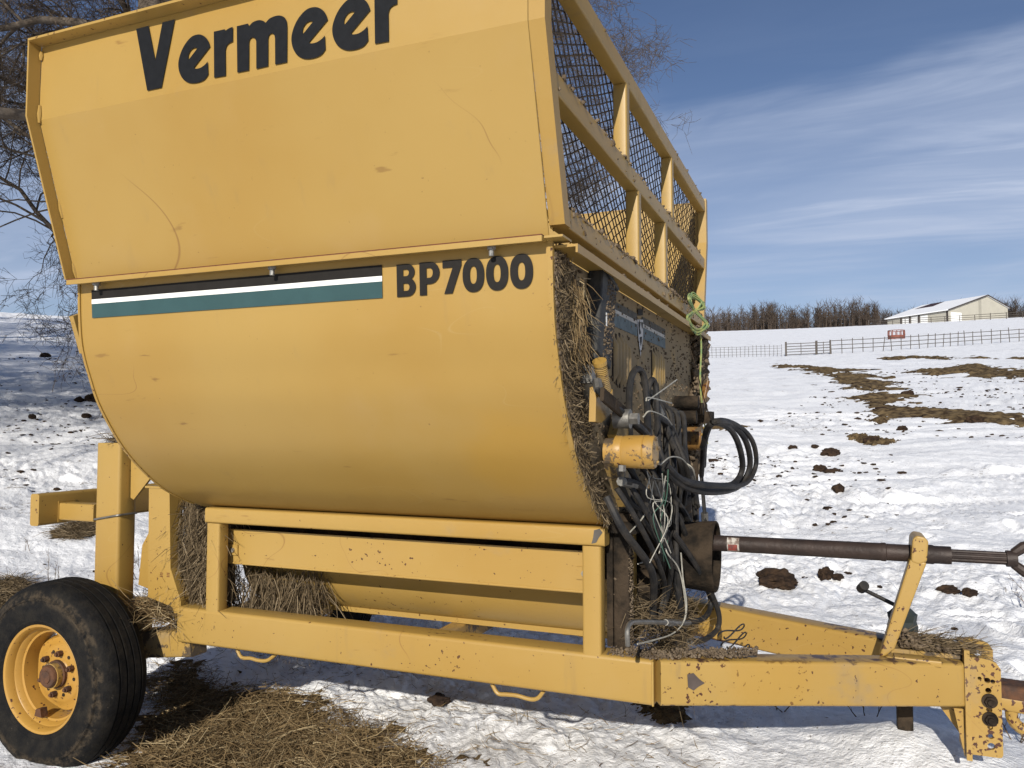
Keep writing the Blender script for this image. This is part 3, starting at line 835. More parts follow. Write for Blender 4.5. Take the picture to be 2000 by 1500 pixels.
# ---- wheels
def wheel(yo, sgn, full):
    O = (-2.94, yo, 0.387); ax = (0, sgn, 0)
    w = MB(); w.cyl((O[0], yo + sgn*0.06, O[2]), (O[0], yo + sgn*0.26, O[2]), 0.05, 16)
    hub = w.build("wheel", M_grimy, machine, True)
    t = MB()
    prof = [(0.030,0.203),(0.018,0.214),(0.010,0.228),(0.012,0.234),(0.004,0.262),(0.002,0.290),(0.005,0.308),(0.001,0.312),(0.003,0.317),(0.010,0.322),(0.012,0.328),(0.020,0.350),(0.030,0.360),(0.044,0.369)]
    ribs = [0.070, 0.105, 0.140, 0.172]
    for h in ribs: prof += [(h-0.004,0.3745),(h-0.0025,0.3665),(h+0.0025,0.3665),(h+0.004,0.3745)]
    prof += [(0.196,0.368),(0.212,0.358),(0.226,0.335),(0.238,0.28),(0.232,0.24),(0.216,0.203)]
    t.lathe(prof, O, ax, 72); t.build("tyre", M_rubber, hub, True, 30)
    r = MB()
    r.lathe([(0.034,0.206),(0.026,0.212),(0.020,0.216),(0.018,0.212),(0.021,0.204),(0.030,0.197),(0.052,0.193),(0.056,0.188),(0.075,0.180),(0.078,0.172),(0.115,0.168),(0.150,0.166),(0.19,0.19),(0.218,0.205)], O, ax, 64)
    r.build("rim", M_wheelpaint, hub, True, 30)
    d = MB(); n = 64; prof = [(0.150,0.160),(0.128,0.152),(0.118,0.146),(0.116,0.132),(0.108,0.118),(0.102,0.108),(0.101,0.060),(0.094,0.052),(0.10,0.046)]
    dd, s, tt = frame_of(ax)
    vs = []; fs = []
    for i, (h, rr) in enumerate(prof):
        for k in range(n):
            a = 2*pi*k/n
            q = rr * (1 + (0.035 * cos(5*a) if i < 4 else 0))
            vs.append(Vector(O) + dd*h + s*(q*cos(a)) + tt*(q*sin(a)))
    for i in range(len(prof)-1):
        for k in range(n): fs.append((i*n+k, i*n+(k+1)%n, (i+1)*n+(k+1)%n, (i+1)*n+k))
    d.add(vs, fs); d.build("wheel_disc", M_wheelpaint, hub, True, 40)
    h = MB(); h.lathe([(0.10,0.056),(0.085,0.055),(0.08,0.047),(0.052,0.045),(0.046,0.040),(0.045,0.026),(0.041,0.024),(0.040,0.0005)], O, ax, 28)
    h.build("hub_cap", M_rust, hub, True, 40)
    if full:
        for k in range(6):
            a = 2*pi*(k+0.35)/6
            c = Vector(O) + s*(0.083*cos(a)) + tt*(0.083*sin(a))
            b = MB(); b.cyl(c + dd*0.101, c + dd*0.080, 0.0125, 6); b.cyl(c + dd*0.080, c + dd*0.072, 0.007, 8); b.build("lug_nut", M_rust, hub)
            a += pi/6; c = Vector(O) + s*(0.088*cos(a)) + tt*(0.088*sin(a))
            MB().cyl(c + dd*0.1005, c + dd*0.0995, 0.0075, 10).build("stud_hole", M_dark, hub)
        b = MB(); b.prism([Vector(O)+Vector((-0.06,0.045,-0.160)), Vector(O)+Vector((-0.02,0.045,-0.162)), Vector(O)+Vector((-0.028,0.045,-0.128)), Vector(O)+Vector((-0.052,0.045,-0.132))], (0, 0.03, 0))
        b.build("valve_guard", M_rust, hub)
    return hub
M_rustpaint = paint('paint_rusted_motor', base=(0.20, 0.105, 0.030), rust=1.6, grime=0.6, mud=0.6, seed=3.9)
wheel(2.236, 1, True)
wheel(2 * YC - 2.232 - 0.0, -1, False)
MB().box((-2.99, 2.46, 0.34), (-2.89, 3.97, 0.435), 0.012).build("axle", M_grimy, machine, True)
for y in (2.545, 3.78):
    MB().beam((-2.95, y + 0.05, 0.44), (-2.46, y + 0.05, 0.50), 0.09, 0.11, 0.01).build("axle_arm", M_grimy, machine, True)
MB().box((-3.02, 2.50, 0.436), (-2.78, 2.66, 0.64), 0.01).build("axle_saddle", M_frame, machine, True)

# ---- rear lift frame
for y0 in (2.520, 3.80):
    post = MB().box((-2.979, y0, 0.60), (-2.839, y0 + 0.095, 1.317), 0.014).build("rear_post", M_frame, machine, True)
    if y0 < 3: post_near = post
wl_ = []
for k in range(25):
    a = 2*pi*k/24; sx = rrect(0.152, 0.107, 0.016, 5)
sec = rrect(0.150, 0.105, 0.016, 5)
MB().tube([(-2.909 + a, 2.5675 + b, 0.998 + 0.012*a/0.07) for a, b in sec + sec[:1]], 0.0045, 6).build("wire_loop", M_steel, post_near, True)
MB().prism([(-2.836, 2.575, 1.255), (-2.721, 2.575, 1.169), (-2.815, 2.575, 1.072), (-2.833, 2.575, 1.080)], (0, 0.012, 0)).build("post_gusset", M_frame, machine)
up_ = MB(); up_.prism([(-2.702, 2.550, 1.132), (-2.588, 2.550, 1.123), (-2.573, 2.550, 0.799), (-2.514, 2.550, 0.669), (-2.513, 2.550, 0.631), (-2.694, 2.550, 0.671)], (0, 0.07, 0))
upright = up_.build("rear_upright", M_frame, machine)
MB().box((-2.72, 2.546, 1.128), (-2.585, 2.62, 1.136)).build("upright_cap", M_frame, upright)
MB().prism([(-2.818, 2.630, 0.869), (-2.781, 2.630, 0.926), (-2.773, 2.630, 0.684), (-2.836, 2.630, 0.696)], (0, 0.02, 0)).build("brace_plate", M_frame, machine)
for (xa, za) in ((-2.628, 0.760), (-2.592, 0.762)):
    mk = MB()
    for i in range(3): mk.box((xa, 2.5485, za + i*0.007), (xa + 0.015, 2.5495, za + 0.003 + i*0.007))
    mk.build("stencil_mark", M_redbrown, upright)
bar = MB().box((-3.285, 2.45, 0.952), (-3.232, 4.00, 1.092), 0.012).build("rear_cross_bar", M_frame, machine, True)
MB().box((-3.231, 2.548, 0.968), (-3.02, 2.625, 1.045), 0.008).build("lift_arm", M_frame, machine, True)
MB().box((-3.231, 3.80, 0.968), (-2.98, 3.88, 1.045), 0.008).build("lift_arm", M_frame, machine, True)
wp = MB(); wp.box((-3.240, 2.543, 0.960), (-3.2295, 2.63, 1.054)); wp.build("arm_pad", M_frame, machine)

# ---- front: valve box, spring arm, motors
def obox(m, c, ex, ey, ez, sx, sy, sz):
    c, ex, ey, ez = Vector(c), Vector(ex), Vector(ey), Vector(ez)
    vs = [c + ex*(a*sx/2) + ey*(b*sy/2) + ez*(d*sz/2) for d in (-1,1) for a, b in ((-1,-1),(1,-1),(1,1),(-1,1))]
    m.add(vs, [(0,3,2,1),(4,5,6,7),(0,1,5,4),(1,2,6,5),(2,3,7,6),(3,0,4,7)])
tl = radians(17)
ez = Vector((0.0, sin(tl), cos(tl))); ey = Vector((0, cos(tl), -sin(tl))); ex = Vector((1, 0, 0))
vb = MB(); obox(vb, (-0.671, 2.375, 1.722), ex, ey, ez, 0.050, 0.165, 0.270)
obox(vb, (-0.668, 2.417, 1.860), ex, ey, ez, 0.058, 0.175, 0.012); obox(vb, (-0.673, 2.333, 1.582), ex, ey, ez, 0.042, 0.145, 0.022)
vbox = vb.build("valve_box", M_box, machine)
bev = vbox.modifiers.new("bevel", 'BEVEL'); bev.width = 0.008; bev.segments = 2
MB().box((-0.6455, 2.355, 1.700), (-0.6445, 2.366, 1.742)).build("box_scrape", M_white, vbox)
sp = MB(); hel = []
p0, p1 = Vector([(-0.620, 2.195, 1.570)][0]), Vector([(-0.620, 2.248, 1.494)][0])
d_, s_, t_ = frame_of(p1 - p0); L_ = (p1 - p0).length
for i in range(15 * 12 + 1):
    a = 2*pi*i/12; hel.append(p0 + d_*(L_*i/180) + s_*(0.017*cos(a)) + t_*(0.017*sin(a)))
sp.tube(hel, 0.0028, 5); spring = sp.build("return_spring", M_grimy, machine, True)
MB().cyl(p0 - d_*0.012, p0, 0.021, 14).build("spring_cap", M_frame, spring)
MB().cyl(p1, p1 + d_*0.012, 0.022, 14).build("spring_cap", M_frame, spring)
MB().prism([(-0.660, 2.226, 1.506), (-0.660, 2.285, 1.516), (-0.660, 2.363, 1.468), (-0.660, 2.440, 1.445), (-0.660, 2.277, 1.403), (-0.660, 2.214, 1.406)], (0.02, 0, 0)).build("spring_bracket", M_frame, machine)
MB().box((-0.70, 2.245, 1.520), (-0.66, 2.31, 1.575)).build("hinge_block", M_steel, machine)
MB().beam([(-0.600, 2.143, 1.483)][0], [(-0.580, 2.655, 1.362)][0], 0.012, 0.040, 0.004).build("lever_arm", M_dark, machine)
rl = MB(); c = Vector([(-0.620, 2.351, 1.415)][0]); rl.cyl(c, c + Vector((0.05,0,0)), 0.030, 18); rl.cyl(c + Vector((0.05,0,0)), c + Vector((0.075,0,0)), 0.019, 6)
rl.build("roller_bolt", M_steel, machine, True)
def motor(c, r, L, mat_, nm="drive_motor"):
    c = Vector(c); m = MB()
    m.lathe([(-0.03,0.001),(-0.03,r*0.8),(0.0,r*0.8),(0.002,r*0.97),(0.020,r*0.97),(0.024,r*0.93),(0.028,r*0.97),(L*0.72,r),(L*0.74,r*0.96),(L*0.76,r),(L-0.006,r),(L,r*0.93),(L,0.001)], c, (1,0,0), 32)
    o = m.build(nm, mat_, machine, True, 30)
    for k in range(5):
        a = 2*pi*(k+0.2)/5
        b = c + Vector((L, r*0.78*cos(a), r*0.78*sin(a)))
        MB().cyl(b, b + Vector((0.006,0,0)), 0.007, 6).build("motor_bolt", M_grimy, o)
    return o
mo1 = motor((-0.600, 2.290, 1.318), 0.049, 0.118, M_motor)
MB().cyl((-0.575, 2.262, 1.262), (-0.575, 2.262, 1.28), 0.012, 6).build("port_fitting", M_steel, mo1)
MB().prism([(-0.665, 2.383, 1.278), (-0.665, 2.494, 1.314), (-0.665, 2.572, 1.325), (-0.665, 2.597, 1.226), (-0.665, 2.636, 1.129), (-0.665, 2.561, 1.127), (-0.665, 2.490, 1.183)], (0.035, 0, 0)).build("motor_bracket", M_grimy, machine)
MB().prism([(-0.680, 2.546, 1.413), (-0.680, 2.634, 1.449), (-0.680, 2.680, 1.361), (-0.680, 2.658, 1.300), (-0.680, 2.550, 1.312), (-0.680, 2.487, 1.364)], (0.03, 0, 0)).build("hinge_plate", M_grimy, machine)
mo2 = motor((-0.690, 3.93, 1.330), 0.062, 0.095, M_rustpaint)
MB().box((-0.69, 3.93, 1.40), (-0.56, 4.08, 1.46)).build("motor_mount", M_dark, machine)
for zz, yy in ((1.43, 3.66), (1.50, 3.72), (1.47, 3.86)):
    MB().cyl((-0.69, yy, zz), (-0.58, yy, zz), 0.030, 12).build("port_block", M_dark, machine, True)
MB().beam((-0.64, 4.06, 1.39), (-0.60, 4.12, 1.62), 0.03, 0.02, 0.005).build("side_strap", M_rustpaint, machine)
MB().beam((-0.66, 3.72, 1.25), (-0.60, 3.60, 0.70), 0.05, 0.02, 0.005).build("side_strap", M_rustpaint, machine)
MB().beam((-0.66, 4.0, 1.22), (-0.62, 3.75, 0.72), 0.06, 0.03, 0.005).build("side_strap", M_dark, machine)

# ---- drive end under the front plate
MB().box((-0.715, 2.60, 0.66), (-0.695, 3.62, 1.045)).build("end_wall", M_dark, machine)
MB().box((-0.694, 2.602, 0.60), (-0.64, 2.65, 1.10), 0.008).build("end_post", M_dark, machine, True)
MB().box((-0.694, 2.76, 0.66), (-0.66, 2.80, 1.06), 0.004).build("end_post", M_frame, machine, True)
MB().box((-0.694, 3.35, 0.60), (-0.60, 3.43, 1.10), 0.008).build("end_post", M_dark, machine, True)
MB().box((-0.716, 2.56, 1.04), (-0.60, 3.70, 1.075), 0.006).build("end_shelf", M_dark, machine, True)
gb = MB(); gb.beam((-0.69, 3.06, 0.90), (-0.57, 3.06, 0.90), 0.30, 0.30, 0.05); gb.cyl((-0.69, 2.88, 0.80), (-0.60, 2.88, 0.80), 0.075, 20); gb.cyl((-0.69, 3.26, 0.80), (-0.60, 3.26, 0.80), 0.075, 20)
gbox = gb.build("gearbox", M_dark, machine, True)
sh_ = MB(); sh_.lathe([(0.0,0.118),(0.165,0.132),(0.170,0.128),(0.165,0.122),(0.02,0.108)], (-0.585, 3.05, 0.905), (1,0,0), 28)
shield = sh_.build("shaft_shield", M_dark, gbox, True, 40)
cb = MB(); cb.box((-0.62, 2.62, 0.545), (0.05, 2.80, 0.56)); 

# ---- PTO shaft
pt = MB(); AX = Vector((1, 0, 0.002)); PO = (-0.56, 3.05, 0.955)
pt.lathe([(0,0.001),(0,0.029),(0.70,0.0305),(0.703,0.032),(0.715,0.032),(0.718,0.029),(0.79,0.029),(0.793,0.0325),(0.86,0.0325),(0.865,0.030),(0.915,0.030),(0.918,0.001)], PO, AX, 24)
shaft = pt.build("drive_shaft", M_shaft, machine, True, 30)
spl = MB()
O_ = Vector(PO) + AX * 0.915
vs = []; n_ = 40
for h in (0, 0.165):
    for k in range(n_):
        a = 2*pi*k/n_; rr = 0.021 if k % 4 < 2 else 0.0185
        vs.append(O_ + AX*h + Vector((0, rr*cos(a), rr*sin(a))))
spl.add(vs, [(k, (k+1) % n_, n_+(k+1) % n_, n_+k) for k in range(n_)])
spl.build("splined_shaft", M_shaft, shaft)
yk = MB(); yo = O_ + AX*0.160
yk.cyl(yo, yo + Vector((0.03,0,0)), 0.027, 20)
for s in (-1, 1):
    yk.tube([yo + Vector((0.022, 0, s*0.018)), yo + Vector((0.05, 0, s*0.040)), yo + Vector((0.085, 0, s*0.046)), yo + Vector((0.115, 0, s*0.044))], [0.015, 0.018, 0.020, 0.019], 10)
yk.cyl(yo + Vector((0.098, 0, -0.05)), yo + Vector((0.098, 0, 0.05)), 0.013, 12); yk.cyl(yo + Vector((0.098, -0.05, 0)), yo + Vector((0.098, 0.05, 0)), 0.013, 12)
yk.build("universal_joint", M_shaft, shaft, True)
def on_shaft(u, v, d):
    a = v; return (u, 3.05 - 0.0302 * cos(a), 0.9555 + 0.0302 * sin(a))
dm = MB(); dm.grid([[on_shaft(x, a, 0) for a in np.linspace(-0.95, 0.95, 9)] for x in (-0.375, -0.355, -0.332)])
dec = dm.build("shaft_decal", simple("worn_white_decal", (0.46,0.43,0.38), 0.7, 0, 0, 60, 0.05, None, (0.13,0.09,0.07)), shaft, True)
dm = MB(); dm.grid([[(p[0], p[1]-0.0006, p[2]) for p in [on_shaft(x, a, 0) for a in np.linspace(-0.8, 0.05, 5)]] for x in (-0.371, -0.352, -0.338)])
dm.build("decal_band", simple("worn_red_decal", (0.24,0.05,0.035), 0.7, 0, 0, 50, 0.05, None, (0.09,0.045,0.04)), dec, True)

# ---- shaft hanger arm and jack on the tongue
arm = MB(); arm.prism([(0.125, 2.975, 0.616), (0.142, 2.975, 0.618), (0.172, 2.975, 0.644), (0.276, 2.975, 0.939), (0.225, 2.975, 0.947)], (0, 0.055, 0))
hanger = arm.build("shaft_hanger", M_arm, machine)
bev = hanger.modifiers.new("bevel", 'BEVEL'); bev.width = 0.006; bev.segments = 2
hd = MB(); hd.prism([(0.228, 2.972, 0.939), (0.234, 2.972, 1.014), (0.246, 2.972, 1.027), (0.271, 2.972, 1.023), (0.282, 2.972, 1.010), (0.276, 2.972, 0.943), (0.252, 2.972, 0.931)], (0, 0.135, 0))
head = hd.build("hanger_head", M_arm, hanger); bev = head.modifiers.new("bevel", 'BEVEL'); bev.width = 0.006; bev.segments = 2
MB().cyl((0.155, 2.968, 0.600), (0.155, 3.04, 0.600), 0.022, 18).build("hanger_pivot", M_arm, hanger, True)
MB().box((0.172, 2.97, 0.601), (0.31, 3.03, 0.622), 0.004).build("hanger_stop", M_arm, machine, True)
JX, JY = 0.222, 3.335
jk = MB(); jk.box((JX - 0.027, JY - 0.027, -0.02), (JX + 0.027, JY + 0.027, 0.62), 0.006)
jack = jk.build("tongue_jack", M_dark, machine, True)
jh = MB(); jh.lathe([(0,0.030),(0.0,0.040),(0.012,0.052),(0.03,0.053),(0.05,0.047),(0.075,0.052),(0.08,0.045),(0.095,0.030),(0.095,0.001)], (JX, JY, 0.615), (0,0,1), 8)
jh.build("jack_head", simple("green_black_jack", (0.030, 0.038, 0.034), 0.6, 0.2), jack)
jc = MB(); jc.tube([(JX, JY, 0.712), (JX - 0.03, JY, 0.722), (JX - 0.130, JY, 0.768), (JX - 0.138, JY, 0.785)], 0.0075, 8)
jc.cyl((JX - 0.140, JY, 0.770), (JX - 0.128, JY - 0.03, 0.79), 0.018, 14)
jc.build("jack_crank", M_hose, jack, True)

# ---- hoses
def hose(pts, r=0.009, mat_=None, nm="hose", n=8):
    return MB().tube(pts, r, n, True, 7).build(nm, mat_ or M_hose, machine, True)
hose([(-0.660, 2.734, 1.200), (-0.650, 2.668, 1.361), (-0.640, 2.624, 1.500), (-0.630, 2.636, 1.570), (-0.620, 2.684, 1.587), (-0.610, 2.718, 1.560), (-0.600, 2.718, 1.467), (-0.580, 2.655, 1.362), (-0.550, 2.691, 1.266)], 0.0115)
hose([(-0.640, 2.884, 1.302), (-0.640, 2.899, 1.453), (-0.630, 2.874, 1.527), (-0.620, 2.890, 1.562), (-0.610, 2.913, 1.534), (-0.600, 2.888, 1.434), (-0.580, 2.805, 1.324), (-0.550, 2.778, 1.244)], 0.0115)
hose([(-0.630, 2.197, 1.526), (-0.620, 2.183, 1.492), (-0.600, 2.276, 1.453), (-0.580, 2.415, 1.409), (-0.560, 2.541, 1.363), (-0.550, 2.650, 1.285)], 0.010)
hose([(-0.620, 2.968, 1.473), (-0.600, 3.000, 1.415), (-0.570, 3.001, 1.334), (-0.540, 3.022, 1.251), (-0.540, 3.128, 1.157)], 0.0125)
hose([(-0.600, 2.897, 1.424), (-0.580, 3.036, 1.386), (-0.550, 3.028, 1.318), (-0.520, 3.017, 1.252), (-0.520, 3.125, 1.148)], 0.0125)
hose([(-0.640, 3.141, 1.457), (-0.600, 3.361, 1.288), (-0.550, 3.334, 1.184), (-0.500, 3.143, 1.078)], 0.011)
hose([(-0.520, 2.585, 1.271), (-0.480, 2.731, 1.208), (-0.420, 2.970, 1.175), (-0.370, 3.198, 1.167), (-0.340, 3.251, 1.224), (-0.340, 3.136, 1.318), (-0.360, 3.024, 1.381), (-0.390, 2.878, 1.404), (-0.420, 2.899, 1.382), (-0.460, 3.077, 1.318), (-0.500, 3.311, 1.228)], 0.0115)
hose([(-0.510, 2.559, 1.256), (-0.470, 2.673, 1.192), (-0.410, 2.898, 1.156), (-0.360, 3.246, 1.150), (-0.320, 3.326, 1.221), (-0.320, 3.240, 1.319), (-0.350, 3.115, 1.386), (-0.380, 2.857, 1.409), (-0.420, 2.924, 1.387), (-0.460, 3.026, 1.310)], 0.0115)
hose([(-0.500, 2.543, 1.266), (-0.460, 2.665, 1.206), (-0.390, 2.884, 1.179), (-0.330, 3.240, 1.165), (-0.300, 3.370, 1.229), (-0.300, 3.296, 1.318), (-0.330, 3.176, 1.380), (-0.370, 2.959, 1.411), (-0.410, 2.893, 1.400), (-0.450, 3.013, 1.348), (-0.500, 3.254, 1.190)], 0.0100)
hose([(-0.600, 2.387, 1.224), (-0.590, 2.520, 1.203), (-0.570, 2.617, 1.156), (-0.560, 2.732, 1.080), (-0.540, 2.760, 0.990), (-0.530, 2.823, 0.875), (-0.520, 2.861, 0.761), (-0.520, 2.908, 0.693)], 0.013)
hose([(-0.620, 2.421, 1.214), (-0.620, 2.552, 1.138), (-0.600, 2.688, 1.100), (-0.580, 2.777, 1.074), (-0.540, 2.807, 1.001), (-0.500, 2.934, 0.922), (-0.470, 3.054, 0.820), (-0.450, 3.117, 0.723), (-0.460, 3.052, 0.679), (-0.500, 2.919, 0.683)], 0.010)
hose([(-0.520, 2.749, 1.027), (-0.480, 2.869, 0.924), (-0.440, 3.014, 0.792), (-0.420, 3.117, 0.678), (-0.430, 3.129, 0.616), (-0.460, 3.008, 0.605), (-0.500, 2.914, 0.617)], 0.010)
hose([(-0.530, 2.677, 1.241), (-0.520, 2.784, 1.138), (-0.520, 2.797, 1.021), (-0.520, 2.809, 0.895), (-0.520, 2.880, 0.739)], 0.010)
hose([(-0.530, 3.213, 1.192), (-0.520, 3.194, 1.082), (-0.500, 3.137, 0.999)], 0.009)
hose([(-0.520, 3.384, 1.181), (-0.500, 3.323, 1.039), (-0.500, 3.344, 0.953)], 0.008)
# further supply hoses of the tangle below the motor
rh = random.Random(31)
for k in range(11):
    y0 = 2.36 + 0.055 * k + rh.uniform(-0.03, 0.03); z0 = rh.uniform(1.16, 1.34); x0 = -0.66 + rh.uniform(0, 0.05)
    y1 = 2.72 + 0.045 * k + rh.uniform(-0.05, 0.05); z1 = rh.uniform(0.66, 0.80)
    pts = [(x0, y0, z0), (x0 + 0.05, y0 + rh.uniform(0.0, 0.08), z0 - 0.10), (x0 + 0.075 + rh.uniform(0, 0.03), (y0 + y1) / 2 + rh.uniform(-0.06, 0.06), (z0 + z1) / 2), (x0 + 0.06, y1 + rh.uniform(-0.05, 0.05), z1 + 0.12), (x0 + 0.02 + rh.uniform(-0.02, 0.04), y1, z1)]
    hose(pts, rh.choice((0.009, 0.0105, 0.0125)))
for k in range(5):
    y0 = 2.95 + 0.14 * k; pts = [(-0.67, y0, 1.56 - 0.03 * k), (-0.62, y0 + 0.02, 1.44), (-0.60, y0 - 0.05, 1.30), (-0.58, y0 - 0.12, 1.18), (-0.60, y0 - 0.10, 1.05)]
    hose(pts, 0.0105)
def fit(a, b, r=0.013):
    MB().cyl(a, b, r, 8).build("hose_fitting", M_steel, machine, True)
fit([(-0.605, 2.368, 1.225)][0], [(-0.595, 2.506, 1.204)][0], 0.015)
fit([(-0.510, 2.552, 0.768)][0], [(-0.510, 2.842, 0.702)][0], 0.010)
for a_, b_ in (([(-0.660, 2.735, 1.217)][0], [(-0.655, 2.701, 1.281)][0]), ([(-0.640, 2.885, 1.317)][0], [(-0.640, 2.896, 1.368)][0]), ([(-0.630, 2.197, 1.523)][0], [(-0.620, 2.177, 1.496)][0]), ([(-0.620, 2.968, 1.469)][0], [(-0.605, 2.987, 1.431)][0]), ([(-0.500, 3.323, 1.035)][0], [(-0.500, 3.345, 0.962)][0])):
    fit(a_, b_, 0.0145)
fit([(-0.500, 2.914, 0.617)][0], [(-0.480, 2.982, 0.604)][0], 0.012)
hose([(-0.560, 2.256, 0.765), (-0.560, 2.251, 0.805), (-0.560, 2.282, 0.821), (-0.555, 2.377, 0.805), (-0.510, 2.552, 0.768)], 0.0075, M_steel, "steel_pipe")
hose([(-0.510, 2.602, 0.753), (-0.500, 2.766, 0.718), (-0.490, 2.871, 0.695)], 0.009, M_steel, "steel_pipe")
# loose electric wires
rw = random.Random(4)
for i in range(9):
    pts = [(-0.52 + rw.uniform(-0.03, 0.03), 2.50 + rw.uniform(-0.06, 0.12), 1.243 + rw.uniform(-0.018, 0.015)),
           (-0.52 + rw.uniform(-0.03, 0.03), 2.47 + rw.uniform(-0.04, 0.17), 1.187 + rw.uniform(-0.037, 0.018)),
           (-0.52 + rw.uniform(-0.03, 0.03), 2.48 + rw.uniform(-0.07, 0.17), 1.122 + rw.uniform(-0.046, 0.028)),
           (-0.52 + rw.uniform(-0.03, 0.03), 2.55 + rw.uniform(-0.07, 0.13), 1.048 + rw.uniform(-0.11, 0.037))]
    MB().tube(pts, 0.0017, 5, True, 6).build("loose_wire", (M_whitewire, M_hose, M_whitewire, M_greenwire)[i % 4], machine, True)
for pts, mt in (([(-0.500, 2.524, 1.234), (-0.530, 2.586, 1.113), (-0.530, 2.632, 1.025), (-0.520, 2.639, 0.974), (-0.500, 2.729, 0.910), (-0.490, 2.775, 0.816), (-0.490, 2.790, 0.735), (-0.520, 2.759, 0.687), (-0.550, 2.584, 0.701), (-0.570, 2.418, 0.728)], M_whitewire),
                ([(-0.490, 2.724, 0.963), (-0.490, 2.758, 0.871), (-0.480, 2.765, 0.784), (-0.490, 2.759, 0.724), (-0.520, 2.686, 0.696), (-0.570, 2.488, 0.714)], M_whitewire),
                ([(-0.550, 2.770, 1.076), (-0.540, 2.742, 0.992), (-0.530, 2.716, 0.953), (-0.520, 2.772, 0.923)], M_greenwire),
                ([(-0.480, 2.785, 1.263), (-0.460, 2.791, 1.246), (-0.460, 2.853, 1.206), (-0.470, 2.892, 1.185)], M_whitewire),
                ([(-0.500, 2.446, 1.274), (-0.490, 2.560, 1.293), (-0.480, 2.706, 1.281), (-0.470, 2.808, 1.244)], M_whitewire),
                ([(-0.600, 2.454, 1.060), (-0.580, 2.546, 1.096), (-0.560, 2.571, 1.147), (-0.550, 2.574, 1.213)], M_whitewire),
                ([(-0.600, 2.561, 0.945), (-0.580, 2.695, 0.941), (-0.550, 2.855, 0.929)], M_whitewire),
                ([(-0.550, 2.477, 1.473), (-0.550, 2.523, 1.484), (-0.530, 2.798, 1.472)], M_whitewire),
                ([(-0.550, 2.507, 1.475), (-0.550, 2.702, 1.510), (-0.550, 3.010, 1.567)], M_whitewire),
                ([(-0.560, 2.476, 1.421), (-0.540, 2.490, 1.440), (-0.530, 2.685, 1.422), (-0.530, 2.794, 1.396)], M_whitewire),
                ([(-0.630, 3.760, 1.776), (-0.580, 3.661, 1.652), (-0.500, 3.346, 1.502), (-0.400, 2.824, 1.418)], M_dark)):
    MB().tube(pts, 0.0024, 5, True, 6).build("loose_wire", mt, machine, True)
# coil springs lying against the far tongue beam
for i, (a, b) in enumerate((([(-0.360, 2.641, 0.718)][0], [(-0.330, 3.044, 0.661)][0]), ([(-0.360, 2.711, 0.669)][0], [(-0.330, 3.109, 0.616)][0]), ([(-0.340, 2.732, 0.639)][0], [(-0.310, 3.016, 0.596)][0]))):
    a, b = Vector(a), Vector(b); d_, s_, t_ = frame_of(b - a); L_ = (b - a).length; hel = []
    for k in range(2 * 14 + 1): hel.append(a + d_*(L_*(0.5 - 0.5*cos(pi*k/14))) + s_*(0.02*k/28) + t_*(0.010*sin(2*pi*k/14)))
    MB().tube(hel, 0.0028, 5).build("torsion_spring", M_hose, machine, True)

# ---- twine bundle hung on the mesh rail
tw = MB(); rw = random.Random(9)
top = Vector((-0.625, 3.84, 2.02)); mid = Vector((-0.615, 3.86, 1.945)); bot = Vector((-0.61, 3.85, 1.84))
for i in range(13):
    j = lambda s: Vector((rw.uniform(-s, s) * 0.4, rw.uniform(-s, s), rw.uniform(-s, s)))
    w1 = rw.uniform(0.05, 0.12); w2 = rw.uniform(0.08, 0.17)
    pts = [mid + j(0.008), mid + Vector((-0.01, -w1, 0.04)) + j(0.012), top + j(0.014), mid + Vector((0.03, w1, 0.04)) + j(0.012), mid + j(0.008),
           mid + Vector((-0.015, -w2, -0.055)) + j(0.012), bot + j(0.014), mid + Vector((0.04, w2, -0.055)) + j(0.012), mid + j(0.008)]
    tw.tube(pts, 0.0036, 5, True, 6)
tw.tube([mid + Vector((0.012, 0.05, -0.08)), (-0.60, 3.95, 1.78), (-0.60, 3.90, 1.60), (-0.595, 3.95, 1.45), (-0.58, 3.98, 1.3)], 0.004, 5, True, 6)
tag(tw.build("twine_bundle", M_twine, None, True), "yellow-green baler twine bundle knotted over the lower mesh rail", "twine")

# ---- caked mud and chaff on the front
def icos():
    t = (1 + 5 ** 0.5) / 2
    v = np.array([(-1,t,0),(1,t,0),(-1,-t,0),(1,-t,0),(0,-1,t),(0,1,t),(0,-1,-t),(0,1,-t),(t,0,-1),(t,0,1),(-t,0,-1),(-t,0,1)], float)
    v /= np.linalg.norm(v[0])
    f = np.array([(0,11,5),(0,5,1),(0,1,7),(0,7,10),(0,10,11),(1,5,9),(5,11,4),(11,10,2),(10,7,6),(7,1,8),(3,9,4),(3,4,2),(3,2,6),(3,6,8),(3,8,9),(4,9,5),(2,4,11),(6,2,10),(8,6,7),(9,8,1)])
    return v, f
IV, IF = icos()
def chunks(name, P, S, mat_, parent, rng, flat=(1, 1, 1)):
    P = np.asarray(P); N = len(P)
    S = np.asarray(S)
    q = rng.normal(size=(N, 3, 3)); q, _ = np.linalg.qr(q)
    jit = IV[None] * (1 + rng.uniform(-0.35, 0.35, (N, 12, 1)))
    V = np.einsum('nvk,nkj->nvj', jit * rng.uniform(0.5, 1.3, (N, 1, 3)), q) * S[:, None, None] * np.array(flat) + P[:, None, :]
    F = IF[None] + (np.arange(N) * 12)[:, None, None]
    return raw(name, V.reshape(-1, 3), F.reshape(-1, 3), mat_, parent)
rng = np.random.default_rng(21)
P = []; S = []
def add_pts(n, fn, s0, s1):
    for _ in range(n):
        P.append(fn()); S.append(rng.uniform(s0, s1) ** 1.0)
U = rng.uniform
